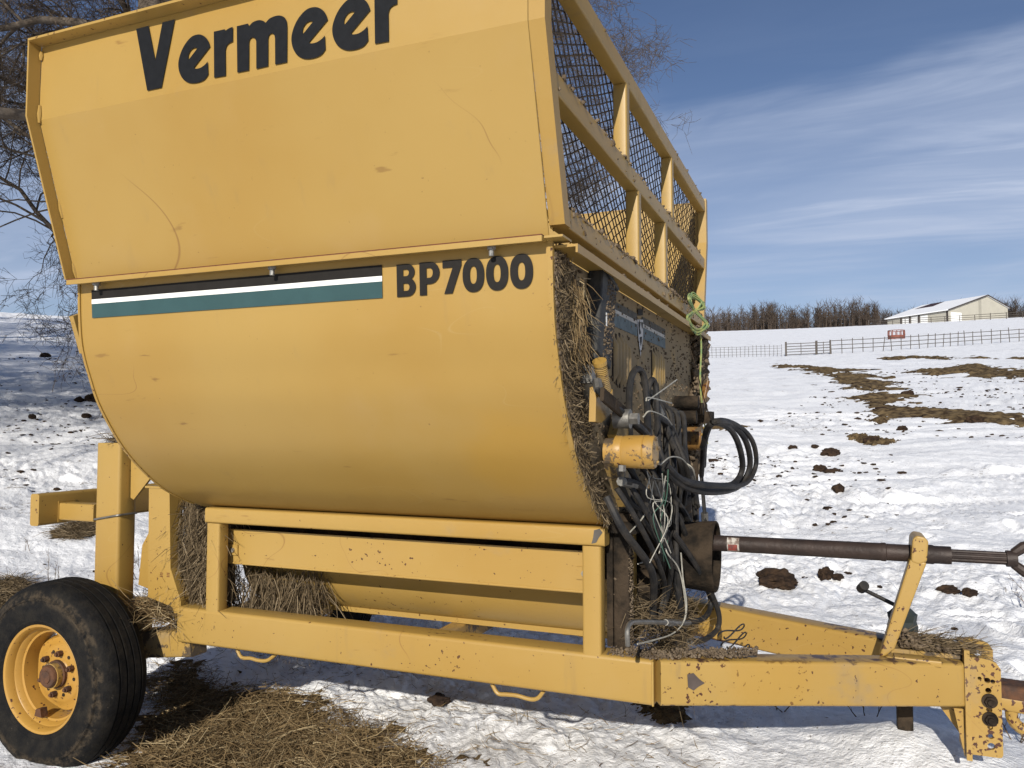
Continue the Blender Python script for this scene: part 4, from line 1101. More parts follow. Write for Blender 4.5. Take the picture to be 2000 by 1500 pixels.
for _ in range(4200):     # gutter along the near rim
    z = U(1.09, 1.865); y = tub_y(z) + 0.012 + abs(rng.normal(0, 1)) * (0.075 if z > 1.35 else 0.05)
    if z > 1.5: y = min(y, 2.26 + U(-0.04, 0))
    P.append((XF + 0.004 + U(0, 0.008), y, z)); S.append(U(0.002, 0.0095))
for _ in range(1500):     # far rim
    z = U(1.12, 1.92); y = 2 * YC - (tub_y(min(z, 1.87)) + abs(rng.normal(0, 1)) * 0.10)
    P.append((XF + 0.004 + U(0, 0.05), y, z)); S.append(U(0.005, 0.026))
for z, k, lo, hi in ((2.672, 160, 1.9, 4.5), (2.332, 620, 1.92, 4.4), (1.992, 1300, 2.02, 4.4)):
    for _ in range(k):
        y = U(lo, hi); P.append((U(-0.71, -0.658), y, z + U(-0.006, 0.004) - (U(0, 0.05) if U(0, 1) < 0.35 else 0))); S.append(U(0.002, 0.0085) * (1.25 if z < 2.4 else 1))
for _ in range(380):
    P.append((U(-0.70, -0.63), U(2.0, 4.4), 1.880 + U(-0.002, 0.004))); S.append(U(0.003, 0.009))
for _ in range(1100):      # spatter on the plate
    P.append((XF + 0.004, U(2.4, 4.3), U(1.1, 1.87))); S.append(U(0.002, 0.007))
for _ in range(700):
    y = U(2.6, 3.7); P.append((-0.692 + U(0, 0.008), y, U(0.62, 1.10))); S.append(U(0.002, 0.009))
for _ in range(500):
    P.append((-0.637 + U(-0.006, 0.002), U(2.605, 2.648), U(0.64, 1.10))); S.append(U(0.0015, 0.005))
tag(chunks("caked_mud", P, S, M_mud, machine, rng), kind="stuff")
P = []; S = []
for _ in range(260):
    z_ = U(1.60, 1.85); P.append((-0.646, 2.375 + (z_ - 1.722) * 0.30 + U(-0.03, 0.08), z_)); S.append(U(0.002, 0.006))
for _ in range(300):
    t = U(0, 1); P.append((0.20 + 0.16*t + U(-0.02, 0.02), 3.12 + U(-0.06, 0.06), 0.632 + abs(rng.normal(0, 0.016)) * (1.2 - t))); S.append(U(0.004, 0.014))
for _ in range(900):
    x = U(-0.70, -0.25); t = max(0, (x + 0.546) / 0.93); P.append((x, 2.575 + 0.5*t + U(-0.045, 0.05), 0.652 + abs(rng.normal(0, 0.005)))); S.append(U(0.002, 0.0065))
tag(chunks("caked_mud", P, S, M_mud, machine, rng), kind="stuff")

# fibrous chaff pressed into the mud along the near rim and far rim

# paint flaked off the right end of the box rail
fill2d([[(-0.735,1.052),(-0.716,1.058),(-0.706,1.046),(-0.718,1.030),(-0.728,1.012),(-0.744,1.008),(-0.738,1.028)]], lambda x, z, d: (x, 2.5185, z), "bare_patch", simple("flaked_primer", (0.10, 0.09, 0.08), 0.8), [o for o in machine.children if o.name.startswith("box_rail")][0])


# ================================================================== ground
def base_z(x, y):
    """smooth lie of the land: flat yard round the machine, field rising beyond, hill to the left"""
    x = np.asarray(x, dtype=float); y = np.asarray(y, dtype=float)
    r = np.hypot(x, y)
    a = np.arctan2(x * 0.9263 + y * 0.3768, -x * 0.3768 + y * 0.9263)
    wl = sstep(0.15, 0.5, -a) * (1 - sstep(1.2, 2.2, -a))
    wb = sstep(1.5, 2.5, np.abs(a))
    Rc = 310 * (1 - wl) + 66 * wl
    w = 6.0
    rr = r - w * np.logaddexp(0, (r - Rc) / w)
    sp = 2.0 * np.logaddexp(0, (rr - 7.0) / 2.0)
    z = 0.115 * sp + 2.5e-5 * np.maximum(rr - 30, 0) ** 2 + wl * 0.050 * sp
    z = z * (1 - 0.9 * wb)
    z = z + 0.05 * np.clip(x + 2.0, 0, 2.6) * np.exp(-(r / 8.0) ** 4)
    return z

_pr = random.Random(12)
PRINTS = []
for (x0_, y0_, dx_, dy_, n_p) in ((1.3, 4.0, -0.25, 0.62, 16), (0.2, 5.5, 0.6, 0.25, 12), (-0.3, 7.5, 0.45, 0.5, 14), (-5.2, 3.4, 0.5, 0.35, 8), (0.9, 2.3, -0.5, 0.02, 5)):
    for k_ in range(n_p):
        s_ = 0.13 if k_ % 2 else -0.13; l_ = math.hypot(dx_, dy_)
        PRINTS.append((x0_ + dx_ * k_ - dy_ / l_ * s_ + _pr.gauss(0, .05), y0_ + dy_ * k_ + dx_ / l_ * s_ + _pr.gauss(0, .05), math.atan2(dy_, dx_) + _pr.gauss(0, .2), 0.15, 0.062))
TRACKS = [(1.5, 6.2, 14.0, 9.5, 0.16, 0.05), (-1.0, 11.0, 14.0, 17.0, 0.18, 0.06), (-4.0, 24.0, 30.0, 36.0, 0.25, 0.08), (-24.0, 9.0, -3.0, 15.5, 0.2, 0.07), (-40.0, 22.0, -6.0, 28.0, 0.28, 0.10), (-46.0, 31.0, -10.0, 36.0, 0.3, 0.10)]
def lumps(x, y):
    x = np.asarray(x, dtype=float); y = np.asarray(y, dtype=float)
    r = np.hypot(x, y)
    wx = x + 0.12 * gnoise(x * 1.7, y * 1.7, 31); wy = y + 0.12 * gnoise(x * 1.7 + 9, y * 1.7, 32)
    amp = 0.35 + 0.9 * sstep(-0.25, 0.5, gnoise(x * 0.33, y * 0.33, 40))
    h = 0.055 * gnoise(x * 0.8, y * 0.8, 33)
    near = 1 - 0.45 * (1 - sstep(3.6, 6.0, r))
    h = h + amp * near * (0.080 * np.abs(gnoise(wx * 2.3, wy * 2.3, 34)) + 0.046 * np.abs(gnoise(wx * 5.1, wy * 5.1, 35)) + 0.028 * np.abs(gnoise(wx * 11.0, wy * 11.0, 36)) + 0.013 * gnoise(wx * 24.0, wy * 24.0, 37) + 0.006 * gnoise(wx * 50.0, wy * 50.0, 38) - 0.045)
    # boot prints and wheel tracks pressed into the trampled snow
    for px_, py_, pa, pl, pw in PRINTS:
        dx = x - px_; dy = y - py_; ca, sa = cos(pa), sin(pa)
        q = ((dx * ca + dy * sa) / pl) ** 2 + ((-dx * sa + dy * ca) / pw) ** 2
        h = h - 0.045 * np.exp(-q ** 2) + 0.018 * np.exp(-((np.sqrt(q) - 1.45) / 0.28) ** 2)
    for (ax, ay, bx, by, wd, dp) in TRACKS:
        L = math.hypot(bx - ax, by - ay); ux, uy = (bx - ax) / L, (by - ay) / L
        s_ = (x - ax) * ux + (y - ay) * uy; t_ = -(x - ax) * uy + (y - ay) * ux + 0.25 * np.sin(s_ * 0.22)
        for o_ in (-0.85, 0.85):
            m_ = np.exp(-((t_ - o_) / wd) ** 4) * sstep(0, 1.5, s_) * sstep(0, 1.5, L - s_)
            h = h * (1 - 0.75 * m_) - dp * m_ + 0.012 * m_ * np.sign(np.sin(s_ * 2 * np.pi / 0.11 + np.abs(t_ - o_) * 25)) * (r < 22)
    # wheel ruts and drifts running across the slope farther out
    far = sstep(9, 22, r)
    u = x * 0.97 + y * 0.24; v = -x * 0.24 + y * 0.97
    rut = 0.10 * np.abs(gnoise(u * 0.10, v * 0.9, 50)) + 0.06 * np.abs(gnoise(u * 0.25, v * 2.0, 51))
    h = h * (1 - 0.30 * far) + far * rut
    h = h + 0.11 * np.exp(-(((x - 0.26) / 0.30) ** 2 + ((y - 3.36) / 0.34) ** 2))   # snow banked round the jack
    return h
def gz(x, y): return base_z(x, y) + lumps(x, y)
def gzf(x, y): return float(gz(np.array([x]), np.array([y]))[0])

A0 = math.atan2(0.9251, -0.3763)          # bearing of the view
dense = np.linspace(-0.70, 0.68, 780)
coarse = np.linspace(0.68, 2 * pi - 0.70, 160)[1:-1]
az = np.concatenate([dense, coarse])
rad = np.concatenate([[0.6, 1.0], np.geomspace(1.5, 3.2, 60)[:-1], np.geomspace(3.2, 22, 400)[:-1], np.geomspace(22, 520, 210)])
rad = np.concatenate([rad, np.geomspace(560, 6000, 14)])
AA, RR = np.meshgrid(az, rad)
gx = RR * np.cos(A0 - AA); gy = RR * np.sin(A0 - AA)
gzv = gz(gx, gy)
na, nr = len(az), len(rad)
idx = np.arange(na * nr).reshape(nr, na)
nxt = np.roll(idx, -1, axis=1)
F = np.stack([idx[:-1], nxt[:-1], nxt[1:], idx[1:]], -1).reshape(-1, 4)[:, ::-1]
V = np.stack([gx, gy, gzv], -1).reshape(-1, 3)
# close the middle
V = np.vstack([V, [[0, 0, float(gz(np.array([0.0]), np.array([0.0]))[0])]]])
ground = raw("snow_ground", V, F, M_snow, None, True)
tag(ground, kind="structure")

# ---- hay
def blades(name, P, D, L, W, mat_, rng, bend=0.35, parent=None):
    P = np.asarray(P, float); D = np.asarray(D, float); N = len(P)
    L = np.broadcast_to(np.asarray(L, float), (N,)); W = np.broadcast_to(np.asarray(W, float), (N,))
    D = D / np.linalg.norm(D, axis=1, keepdims=True)
    D2 = D + rng.normal(0, bend, (N, 3)); D2 /= np.linalg.norm(D2, axis=1, keepdims=True)
    s = np.cross(D, rng.normal(size=(N, 3))); s /= np.linalg.norm(s, axis=1, keepdims=True) + 1e-9
    p1 = P + D * (L / 2)[:, None]; p2 = p1 + D2 * (L / 2)[:, None]
    w = (s * W[:, None]) / 2
    V = np.stack([P - w, P + w, p1 - w, p1 + w, p2 - w * 0.5, p2 + w * 0.5], 1).reshape(-1, 3)
    b = (np.arange(N) * 6)[:, None]
    F = np.concatenate([b + np.array([[0, 1, 3, 2]]), b + np.array([[2, 3, 5, 4]])])
    return raw(name, V, F, mat_, parent)
def inside(poly, x, y):
    c = np.zeros(x.shape, bool); n = len(poly); j = n - 1
    for i in range(n):
        xi, yi = poly[i]; xj, yj = poly[j]
        k = ((yi > y) != (yj > y)) & (x < (xj - xi) * (y - yi) / (yj - yi + 1e-12) + xi)
        c ^= k; j = i
    return c
def sample_poly(poly, n, rng):
    a = np.array(poly); lo = a.min(0); hi = a.max(0); out = np.zeros((0, 2))
    while len(out) < n:
        q = rng.uniform(lo, hi, (n * 2, 2)); out = np.vstack([out, q[inside(poly, q[:, 0], q[:, 1])]])
    return out[:n]
def edge_dist(poly, x, y):
    d = np.full(x.shape, 1e9); n = len(poly)
    for i in range(n):
        a = np.array(poly[i]); b = np.array(poly[(i+1) % n]); e = b - a
        t = np.clip(((x - a[0]) * e[0] + (y - a[1]) * e[1]) / (e @ e + 1e-12), 0, 1)
        d = np.minimum(d, np.hypot(x - a[0] - t * e[0], y - a[1] - t * e[1]))
    return d
def patch(name, poly, cell, amp, mat_, seed, soft, label=None):
    """lumpy sheet of hay or soil lying on the snow inside a ragged outline"""
    a = np.array(poly); lo = a.min(0) - soft; hi = a.max(0) + soft
    xs = np.arange(lo[0], hi[0], cell); ys = np.arange(lo[1], hi[1], cell)
    X, Y = np.meshgrid(xs, ys)
    sd = edge_dist(poly, X, Y) * np.where(inside(poly, X, Y), 1, -1)
    sd = sd + soft * (0.9 * gnoise(X / soft * 0.7, Y / soft * 0.7, seed) + 0.6 * gnoise(X / soft * 2.2, Y / soft * 2.2, seed + 1) + 0.45 * gnoise(X / soft * 6.0, Y / soft * 6.0, seed + 4))
    h = amp * np.clip(sd / soft, -1, 1) + amp * 0.8 * np.abs(gnoise(X / cell / 3.1, Y / cell / 3.1, seed + 2)) * np.clip(sd / soft, 0, 1)
    Z = gz(X, Y) + h - amp * 0.12
    ok = sd > -soft * 0.25
    ny, nx = X.shape; idx = np.arange(nx * ny).reshape(ny, nx)
    cellok = ok[:-1, :-1] & ok[1:, :-1] & ok[:-1, 1:] & ok[1:, 1:]
    F = np.stack([idx[:-1, :-1], idx[:-1, 1:], idx[1:, 1:], idx[1:, :-1]], -1)[cellok]
    used = np.unique(F); remap = np.full(nx * ny, -1); remap[used] = np.arange(len(used))
    V = np.stack([X, Y, Z], -1).reshape(-1, 3)[used]
    o = raw(name, V, remap[F], mat_, None, True)
    return tag(o, label, "hay" if label else None, None, "stuff")

rng = np.random.default_rng(77)
PILE = [(-2.466, 2.161), (-2.703, 2.475), (-2.934, 2.781), (-3.264, 3.139), (-3.366, 3.449), (-2.969, 3.292), (-2.724, 3.352), (-2.520, 3.356), (-2.273, 3.246), (-2.058, 3.139), (-1.841, 3.027), (-1.555, 2.891), (-1.314, 2.724), (-1.230, 2.396), (-1.652, 2.000), (-2.026, 1.866)]
patch("hay_litter", PILE, 0.02, 0.012, M_haybase, 5, 0.20, "pile of loose tan hay on the snow beside the near wheel")
q = sample_poly(PILE, 34000, rng)
ed = edge_dist(PILE, q[:, 0], q[:, 1])
keep = (ed > 0.0) & (rng.uniform(0, 1, len(q)) < np.clip(0.10 + ed / 0.30 + 0.9 * gnoise(q[:, 0] * 4.5, q[:, 1] * 4.5, 71), 0, 1)); q = q[keep] + rng.normal(0, 0.055, (keep.sum(), 2)); ed = ed[keep]
z = gz(q[:, 0], q[:, 1]) + 0.006 + 0.014 * np.clip(ed / 0.15, 0, 1) + rng.uniform(-0.006, 0.020, len(q))
ang = rng.uniform(0, 2 * pi, len(q)); D = np.stack([np.cos(ang), np.sin(ang), rng.normal(0.02, 0.13, len(q))], 1)
tag(blades("hay_litter", np.column_stack([q, z]), D, 0.025 + 0.19 * rng.uniform(0, 1, len(q)) ** 2.2, rng.uniform(0.0012, 0.0042, len(q)), M_hay, rng, 0.5),
    "loose hay stalks strewn over the pile beside the near wheel", "hay", None, "stuff")
# sparse stalks on the snow around
q = sample_poly([(-2.168, 1.804), (-3.802, 3.129), (-3.488, 4.183), (-1.433, 3.522), (-0.696, 3.461), (-0.235, 2.912), (-0.623, 2.330)], 1600, rng)
z = gz(q[:, 0], q[:, 1]) + 0.008
ang = rng.uniform(0, 2 * pi, len(q)); D = np.stack([np.cos(ang), np.sin(ang), rng.normal(0.05, 0.15, len(q))], 1)
tag(blades("straw_scatter", np.column_stack([q, z]), D, rng.uniform(0.02, 0.11, len(q)), rng.uniform(0.0015, 0.003, len(q)), M_hay, rng),
    "single straw stalks scattered on the snow under the machine", "straw", None, "stuff")
# hay hanging between the rear upright and the box
def cloud(n, lo, hi): return rng.uniform(lo, hi, (n, 3))
n_ = 5200
zz_ = rng.uniform(1.10, 1.86, n_); yy_ = np.interp(zz_, tz, ty) + 0.014 + np.abs(rng.normal(0, 1, n_)) * np.where(zz_ > 1.35, 0.075, 0.045)
yy_ = np.where(zz_ > 1.5, np.minimum(yy_, 2.25 - rng.uniform(0, 0.05, n_)), yy_)
Pn = np.column_stack([XF + rng.uniform(0.004, 0.016, n_), yy_, zz_]); Dn = np.stack([rng.normal(0.1, 0.2, n_), rng.normal(0, 0.5, n_), rng.normal(-0.5, 0.7, n_)], 1)
tag(blades("rim_chaff", Pn, Dn, rng.uniform(0.012, 0.05, n_), rng.uniform(0.0016, 0.0034, n_), M_hayd, rng), "grey-brown chaff matted along the near front rim of the tub", "hay", None, "stuff")
hb = MB(); 
rows = []
for j in range(14):
    zz = 0.66 + (1.075 - 0.66) * j / 13
    rows.append([(-2.60 + 0.27 * i / 10, 2.665 + 0.03 * float(gnoise(np.array(i * 0.9), np.array(j * 0.8), 8)) - 0.03 * sin(pi * i / 10), zz) for i in range(11)])
hb.grid(rows); tag(hb.build("hanging_hay", M_haybase, None, True), "matted old hay packed between rear upright and discharge box", "hay", None, "stuff")
Pn = cloud(4200, (-2.60, 2.59, 0.66), (-2.335, 2.70, 1.085)); 
Dn = np.stack([rng.normal(0, 0.38, 4200), rng.normal(-0.12, 0.25, 4200), rng.normal(-0.9, 0.35, 4200)], 1)
tag(blades("hanging_hay", Pn, Dn, rng.uniform(0.05, 0.2, 4200), rng.uniform(0.0018, 0.0038, 4200), M_hayd, rng, 0.5),
    "grey-brown hay strands hanging between rear upright and discharge box", "hay", None, "stuff")
Pn = cloud(1500, (-2.33, 2.66, 0.60), (-1.95, 2.80, 0.80)); Dn = np.stack([rng.normal(0, 0.3, 1500), rng.normal(0, 0.25, 1500), rng.normal(-0.9, 0.3, 1500)], 1)
tag(blades("hanging_hay", Pn, Dn, rng.uniform(0.05, 0.22, 1500), rng.uniform(0.0018, 0.0036, 1500), M_hayd, rng, 0.45),
    "hay tuft hanging under the trough behind the left box post", "hay", None, "stuff")
n_ = 1900
Pn = np.column_stack([rng.uniform(-2.86, -2.52, n_), rng.uniform(2.50, 2.78, n_), np.zeros(n_)]); Pn[:, 2] = 0.56 + 0.06 * rng.uniform(0, 1, n_) + 0.06 * np.exp(-((Pn[:, 0] + 2.70) / 0.12) ** 2) * rng.uniform(0, 1, n_)
ang = rng.uniform(0, 2 * pi, n_); Dn = np.stack([np.cos(ang), np.sin(ang), rng.normal(0.0, 0.3, n_)], 1)
tag(blades("axle_hay", Pn, Dn, rng.uniform(0.05, 0.19, n_), rng.uniform(0.0018, 0.0036, n_), M_hay, rng),
    "tangled hay heaped on the axle behind the near wheel", "hay", None, "stuff")
n_ = 260
Pn = np.column_stack([rng.uniform(-2.95, -2.80, n_), rng.uniform(2.53, 2.61, n_), 1.319 + np.abs(rng.normal(0, 0.018, n_))]); ang = rng.uniform(0, 2 * pi, n_); Dn = np.stack([np.cos(ang), np.sin(ang), rng.normal(0.1, 0.4, n_)], 1)
tag(blades("post_hay", Pn, Dn, rng.uniform(0.03, 0.10, n_), 0.0025, M_hayd, rng), "small tuft of hay on top of the rear post", "hay", None, "stuff")
# chaff tuft beside the valve box, stalks round the drive end
n_ = 260
Pn = np.column_stack([rng.uniform(-0.69, -0.655, n_), rng.normal(2.150, 0.024, n_), rng.uniform(1.60, 1.82, n_)]); Dn = np.stack([rng.normal(0.2, 0.2, n_), rng.normal(-0.05, 0.22, n_), rng.normal(-0.9, 0.3, n_)], 1)
tag(blades("chaff_tuft", Pn, Dn, rng.uniform(0.03, 0.11, n_), 0.0022, M_hay, rng), "dry straw tuft stuck between tub rim and black valve box", "hay", None, "stuff")
n_ = 1500
Pn = np.column_stack([rng.uniform(-0.69, -0.50, n_), rng.uniform(2.62, 3.15, n_), rng.uniform(0.60, 0.85, n_)]); Pn[:, 2] -= (Pn[:, 0] + 0.69) * 0.6; Dn = rng.normal(0, 1, (n_, 3)) * (1, 1, 0.5)
tag(blades("drive_end_hay", Pn, Dn, rng.uniform(0.04, 0.15, n_), 0.0024, M_hayd, rng), "dark hay and chaff caught round the gearbox end of the frame", "hay", None, "stuff")
n_ = 450
Pn = np.column_stack([rng.uniform(0.18, 0.40, n_), rng.uniform(3.05, 3.2, n_), 0.635 + np.abs(rng.normal(0, 0.012, n_))]); ang = rng.normal(0, 0.6, n_); Dn = np.stack([np.cos(ang), np.sin(ang), rng.normal(0.05, 0.2, n_)], 1)
tag(blades("tongue_hay", Pn, Dn, rng.uniform(0.03, 0.14, n_), 0.0022, M_hayd, rng), "chaff and stalks lying on top of the tongue near the hitch", "hay", None, "stuff")

# brown strips of trampled hay and mud across the field
FIELD = [
 ([(-3.480, 48.860), (-1.765, 46.297), (0.294, 42.645), (1.537, 38.868), (0.250, 37.096), (-0.612, 39.411), (-2.227, 44.820)], 0.5, "thin brown strip of trampled hay at the far bend of the feeding lane"),
 ([(-0.336, 38.086), (0.677, 38.069), (1.775, 35.388), (2.277, 31.535), (2.153, 28.641), (1.373, 27.586), (0.644, 28.182), (0.207, 31.685)], 0.5, "brown hay patch in the middle of the feeding lane"),
 ([(0.481, 26.213), (1.048, 26.863), (2.296, 26.547), (2.268, 24.789), (1.650, 23.370), (1.799, 22.236), (0.849, 21.970), (0.676, 24.131)], 0.35, "brown hay patch just beyond the wide near strip"),
 ([(0.271, 21.634), (0.854, 22.100), (1.789, 22.107), (2.611, 21.460), (3.239, 20.746), (3.838, 19.756), (4.152, 19.094), (3.755, 17.295), (3.353, 18.169), (2.642, 18.714), (1.969, 19.463), (1.205, 20.160), (0.692, 20.875)], 0.25, "wide brown strip of trampled hay crossing the right edge"),
 ([(2.022, 38.213), (3.331, 38.264), (4.510, 40.008), (5.672, 41.899), (6.452, 39.747), (6.671, 35.828), (7.655, 33.561), (6.753, 29.637), (5.967, 32.079), (4.727, 33.183), (3.801, 35.366), (2.597, 36.392)], 0.5, "long brown hay strip bulging towards the right edge"),
 ([(2.875, 53.969), (4.952, 53.480), (7.168, 50.112), (10.301, 45.063), (10.024, 43.857), (6.903, 48.278), (4.691, 50.689), (3.169, 51.779)], 0.6, "narrow dark hay line below the board fence"),
 ([(0.649, 19.665), (0.928, 19.966), (1.160, 19.434), (0.924, 18.860), (0.690, 19.061)], 0.08, "small hay scrap in front of the wide near strip"),
 ([(0.180, 16.585), (0.554, 16.978), (0.966, 16.318), (1.108, 15.906), (0.591, 15.625)], 0.07, "flattened muddy hay around a dark clod"),
 ([(-6.624, 5.161), (-6.846, 5.537), (-6.885, 5.856), (-6.330, 5.417), (-6.303, 5.155)], 0.05, "dark wet hay patch beneath the rear cross bar"),
 ([(-5.664, 3.893), (-5.580, 4.101), (-5.188, 3.949), (-4.865, 3.653), (-4.960, 3.416)], 0.05, "tan hay patch left of the near wheel"),
 ([(-0.871, 3.636), (-0.746, 3.716), (-0.616, 3.637), (-0.614, 3.368), (-0.747, 3.389)], 0.03, "dark muddy straw under the tongue bend"),
 ([(-2.748, 17.960), (-2.273, 18.619), (-1.772, 18.099), (-2.117, 17.329)], 0.06, "thin muddy smear right of the hose loop"),
]
for i, (poly, cell, lab) in enumerate(FIELD):
    a = np.array(poly); rmean = np.hypot(*a.mean(0))
    soft = cell * 2.4
    patch("trampled_hay", poly, cell * 0.28, (0.03 + 0.0016 * rmean) if i < 8 else 0.022, M_field_hay if i < 8 else M_haybase, 60 + i * 3, soft, lab)

# ---- clods
def clod(x, y, s, seed, label):
    r = np.random.default_rng(seed)
    bm = bmesh.new(); bmesh.ops.create_icosphere(bm, subdivisions=4 if s > 0.06 and x * x + y * y < 90 else 3, radius=1)
    sx, sy, sz = r.uniform(0.8, 1.2), r.uniform(0.7, 1.0), r.uniform(0.50, 0.78)
    o1, o2 = r.uniform(0, 50, 2)
    z0 = gzf(x, y)
    for v in bm.verts:
        c = v.co.copy()
        k = 1 + 0.35 * float(gnoise(np.array(c.x * 1.3 + o1), np.array(c.y * 1.3 + c.z * 0.9 + o2), 3)) + 0.22 * float(gnoise(np.array(c.x * 3.4 + o2), np.array(c.z * 3.4 + c.y * 2 + o1), 4)) + 0.13 * float(gnoise(np.array(c.x * 8 + o2), np.array(c.z * 8 + c.y * 6), 5)) + 0.07 * float(gnoise(np.array(c.x * 17 + o1), np.array(c.z * 17 + c.y * 13), 6))
        v.co = Vector((c.x * sx, c.y * sy, c.z * sz)) * (k * s)
    me = bpy.data.meshes.new("dirt_clod"); bm.to_mesh(me); bm.free(); me.materials.append(M_clod)
    o = bpy.data.objects.new("dirt_clod", me); C.objects.link(o); o.location = (x, y, z0 + s * 0.30)
    tag(o, label, "clod", "frozen clods on the snow")
CL = [([(-0.417, 6.259)][0], 0.125, "largest dark brown frozen clod, just right of the gearbox below the drive shaft"),
      ([(-0.229, 6.648)][0], 0.035, "small clod between the largest clod and a crumbly clod pair"),
      ([(-0.087, 6.639)][0], 0.066, "crumbly dark clod below the middle of the drive shaft"),
      ([(0.004, 6.603)][0], 0.045, "broken lump touching the crumbly clod below the shaft"),
      ([(0.074, 6.973)][0], 0.028, "little clod just above the crumbly pair below the shaft"),
      ([(0.285, 6.466)][0], 0.020, "tiny clod just right of the jack crank knob"),
      ([(0.724, 6.389)][0], 0.058, "dark clod right of the hanger arm, left of its pair"),
      ([(0.843, 6.334)][0], 0.050, "dark clod right of the hanger arm, right of its pair"),
      ([(0.631, 5.356)][0], 0.018, "tiny clod in snow below the dark clod pair"),
      ([(0.624, 16.030)][0], 0.125, "round black clod on the muddy hay scrap in mid field"),
      ([(-0.072, 14.465)][0], 0.125, "dark clod left of the round black clod in mid field"),
      ([(-0.213, 12.979)][0], 0.115, "flat wide dark clod in mid field"),
      ([(0.029, 11.253)][0], 0.090, "lowest of the mid-field clods above the drive shaft"),
      ([(0.335, 12.912)][0], 0.042, "small brownish clod right of the flat wide clod"),
      ([(-0.694, 14.872)][0], 0.075, "low dark clod left of the mid-field clods"),
      ([(-0.326, 15.041)][0], 0.060, "small dark lump between the two upper mid-field clods"),
      ([(1.275, 17.946)][0], 0.105, "clod just under the wide brown strip"),
      ([(-0.330, 10.608)][0], 0.030, "small straw-coloured clod left of the lowest mid-field clod"),
      ([(1.070, 21.691)][0], 0.14, "black lump on the left end of the wide brown strip"),
      ([(2.700, 18.798)][0], 0.15, "black lump on the lower edge of the wide brown strip"),
      ([(2.010, 26.067)][0], 0.15, "dark lump on the hay patch beyond the wide strip"),
      ([(-13.821, 11.576)][0], 0.16, "larger black clod in the shade beside the tub's left edge"),
      ([(-14.056, 11.464)][0], 0.10, "smaller black clod in the shade left of the tub"),
      ([(-12.201, 10.083)][0], 0.085, "black clod on sunlit snow left of the tub"),
      ([(-12.596, 9.379)][0], 0.06, "small black clod near the left edge of the picture"),
      ([(-1.754, 3.400)][0], 0.045, "dark clod on snow under the main beam"),
      ([(-21.690, 16.495)][0], 0.15, "distant dark clod on the shaded slope at far left")]
for i, ((x, y), s, lab) in enumerate(CL): clod(x, y, s, 100 + i, lab)

# small crumbs of soil, dung and straw over the trampled field
rng = np.random.default_rng(15)
poly = [(-1.519, 9.856), (-2.281, 16.960), (-0.876, 22.480), (0.265, 39.053), (8.483, 39.538), (3.465, 16.324), (1.366, 15.146), (0.607, 9.689), (-0.615, 8.069)]
q = sample_poly(poly, 2600, rng); dd = np.hypot(q[:, 0], q[:, 1]); cl_ = gnoise(q[:, 0] * 0.35, q[:, 1] * 0.35, 91) + rng.normal(0, 0.25, len(q)); q = q[cl_ > 0.12]
S_ = rng.uniform(0.010, 0.045, len(q)) ** 1.0 * np.where(rng.uniform(0, 1, len(q)) < 0.12, 1.8, 1.0)
tag(chunks("soil_crumbs", np.column_stack([q, gz(q[:, 0], q[:, 1]) + S_ * 0.2]), S_, M_clod, None, rng, (1.2, 1.2, 0.5)), "small dark soil and dung crumbs strewn over the open field", "soil", None, "stuff")
poly = [(-4.623, 3.099), (-22.044, 14.507), (-23.142, 17.111), (-22.805, 18.933), (-11.320, 9.583), (-5.204, 4.674), (-4.811, 3.947)]
q = sample_poly(poly, 900, rng); cl_ = gnoise(q[:, 0] * 0.5, q[:, 1] * 0.5, 92) + rng.normal(0, 0.25, len(q)); q = q[cl_ > 0.15]
S_ = rng.uniform(0.008, 0.035, len(q))
tag(chunks("soil_crumbs", np.column_stack([q, gz(q[:, 0], q[:, 1]) + S_ * 0.2]), S_, M_clod, None, rng, (1.2, 1.2, 0.5)), "small dark soil crumbs on the snow left of the machine", "soil", None, "stuff")

# straw over the two hay patches on the left
for poly, lab in (([(-6.624, 5.161), (-6.846, 5.537), (-6.885, 5.856), (-6.330, 5.417), (-6.303, 5.155)], "wet straw stalks on the hay patch beneath the rear cross bar"), ([(-5.664, 3.893), (-5.580, 4.101), (-5.188, 3.949), (-4.865, 3.653), (-4.960, 3.416)], "straw stalks on the hay patch left of the near wheel")):
    q = sample_poly(poly, 1500, rng); ang = rng.uniform(0, 2 * pi, len(q)); D = np.stack([np.cos(ang), np.sin(ang), rng.normal(0.05, 0.25, len(q))], 1)
    tag(blades("straw_scatter", np.column_stack([q, gz(q[:, 0], q[:, 1]) + rng.uniform(0.0, 0.04, len(q))]), D, rng.uniform(0.05, 0.2, len(q)), 0.004, M_hayd, rng), lab, "straw", None, "stuff")
# ---- dead weeds
def weed(x, y, h, seed, label, spread=0.35, n=5):
    r = random.Random(seed); m = MB(); z0 = gzf(x, y) - 0.02
    for i in range(n):
        d = Vector((r.gauss(0, spread), r.gauss(0, spread), 1)).normalized(); L = h * r.uniform(0.5, 1.0)
        p = Vector((x + r.gauss(0, 0.02), y + r.gauss(0, 0.02), z0)); pts = [p]
        for k in range(4):
            d = (d + Vector((r.gauss(0, .18), r.gauss(0, .18), 0.03))).normalized(); p = p + d * (L / 4); pts.append(p)
            if k > 0:
                for _ in range(2):
                    e = (d + Vector((r.gauss(0, .6), r.gauss(0, .6), r.gauss(0.1, .3)))).normalized(); l2 = L * r.uniform(0.1, 0.25)
                    m.tube([p, p + e * l2 * 0.5, p + e * l2 + Vector((0, 0, 0.01))], [0.0016, 0.0013, 0.0008], 4)
        m.tube(pts, [0.0030, 0.0026, 0.002, 0.0015, 0.001], 5)
    tag(m.build("dead_weed", M_weed, None), label, "weed", "dead weeds poking through the snow")
weed(*[(1.140, 6.043)][0], 0.42, 1, "bare woody weed at the right edge under the shaft joint", 0.45, 7)
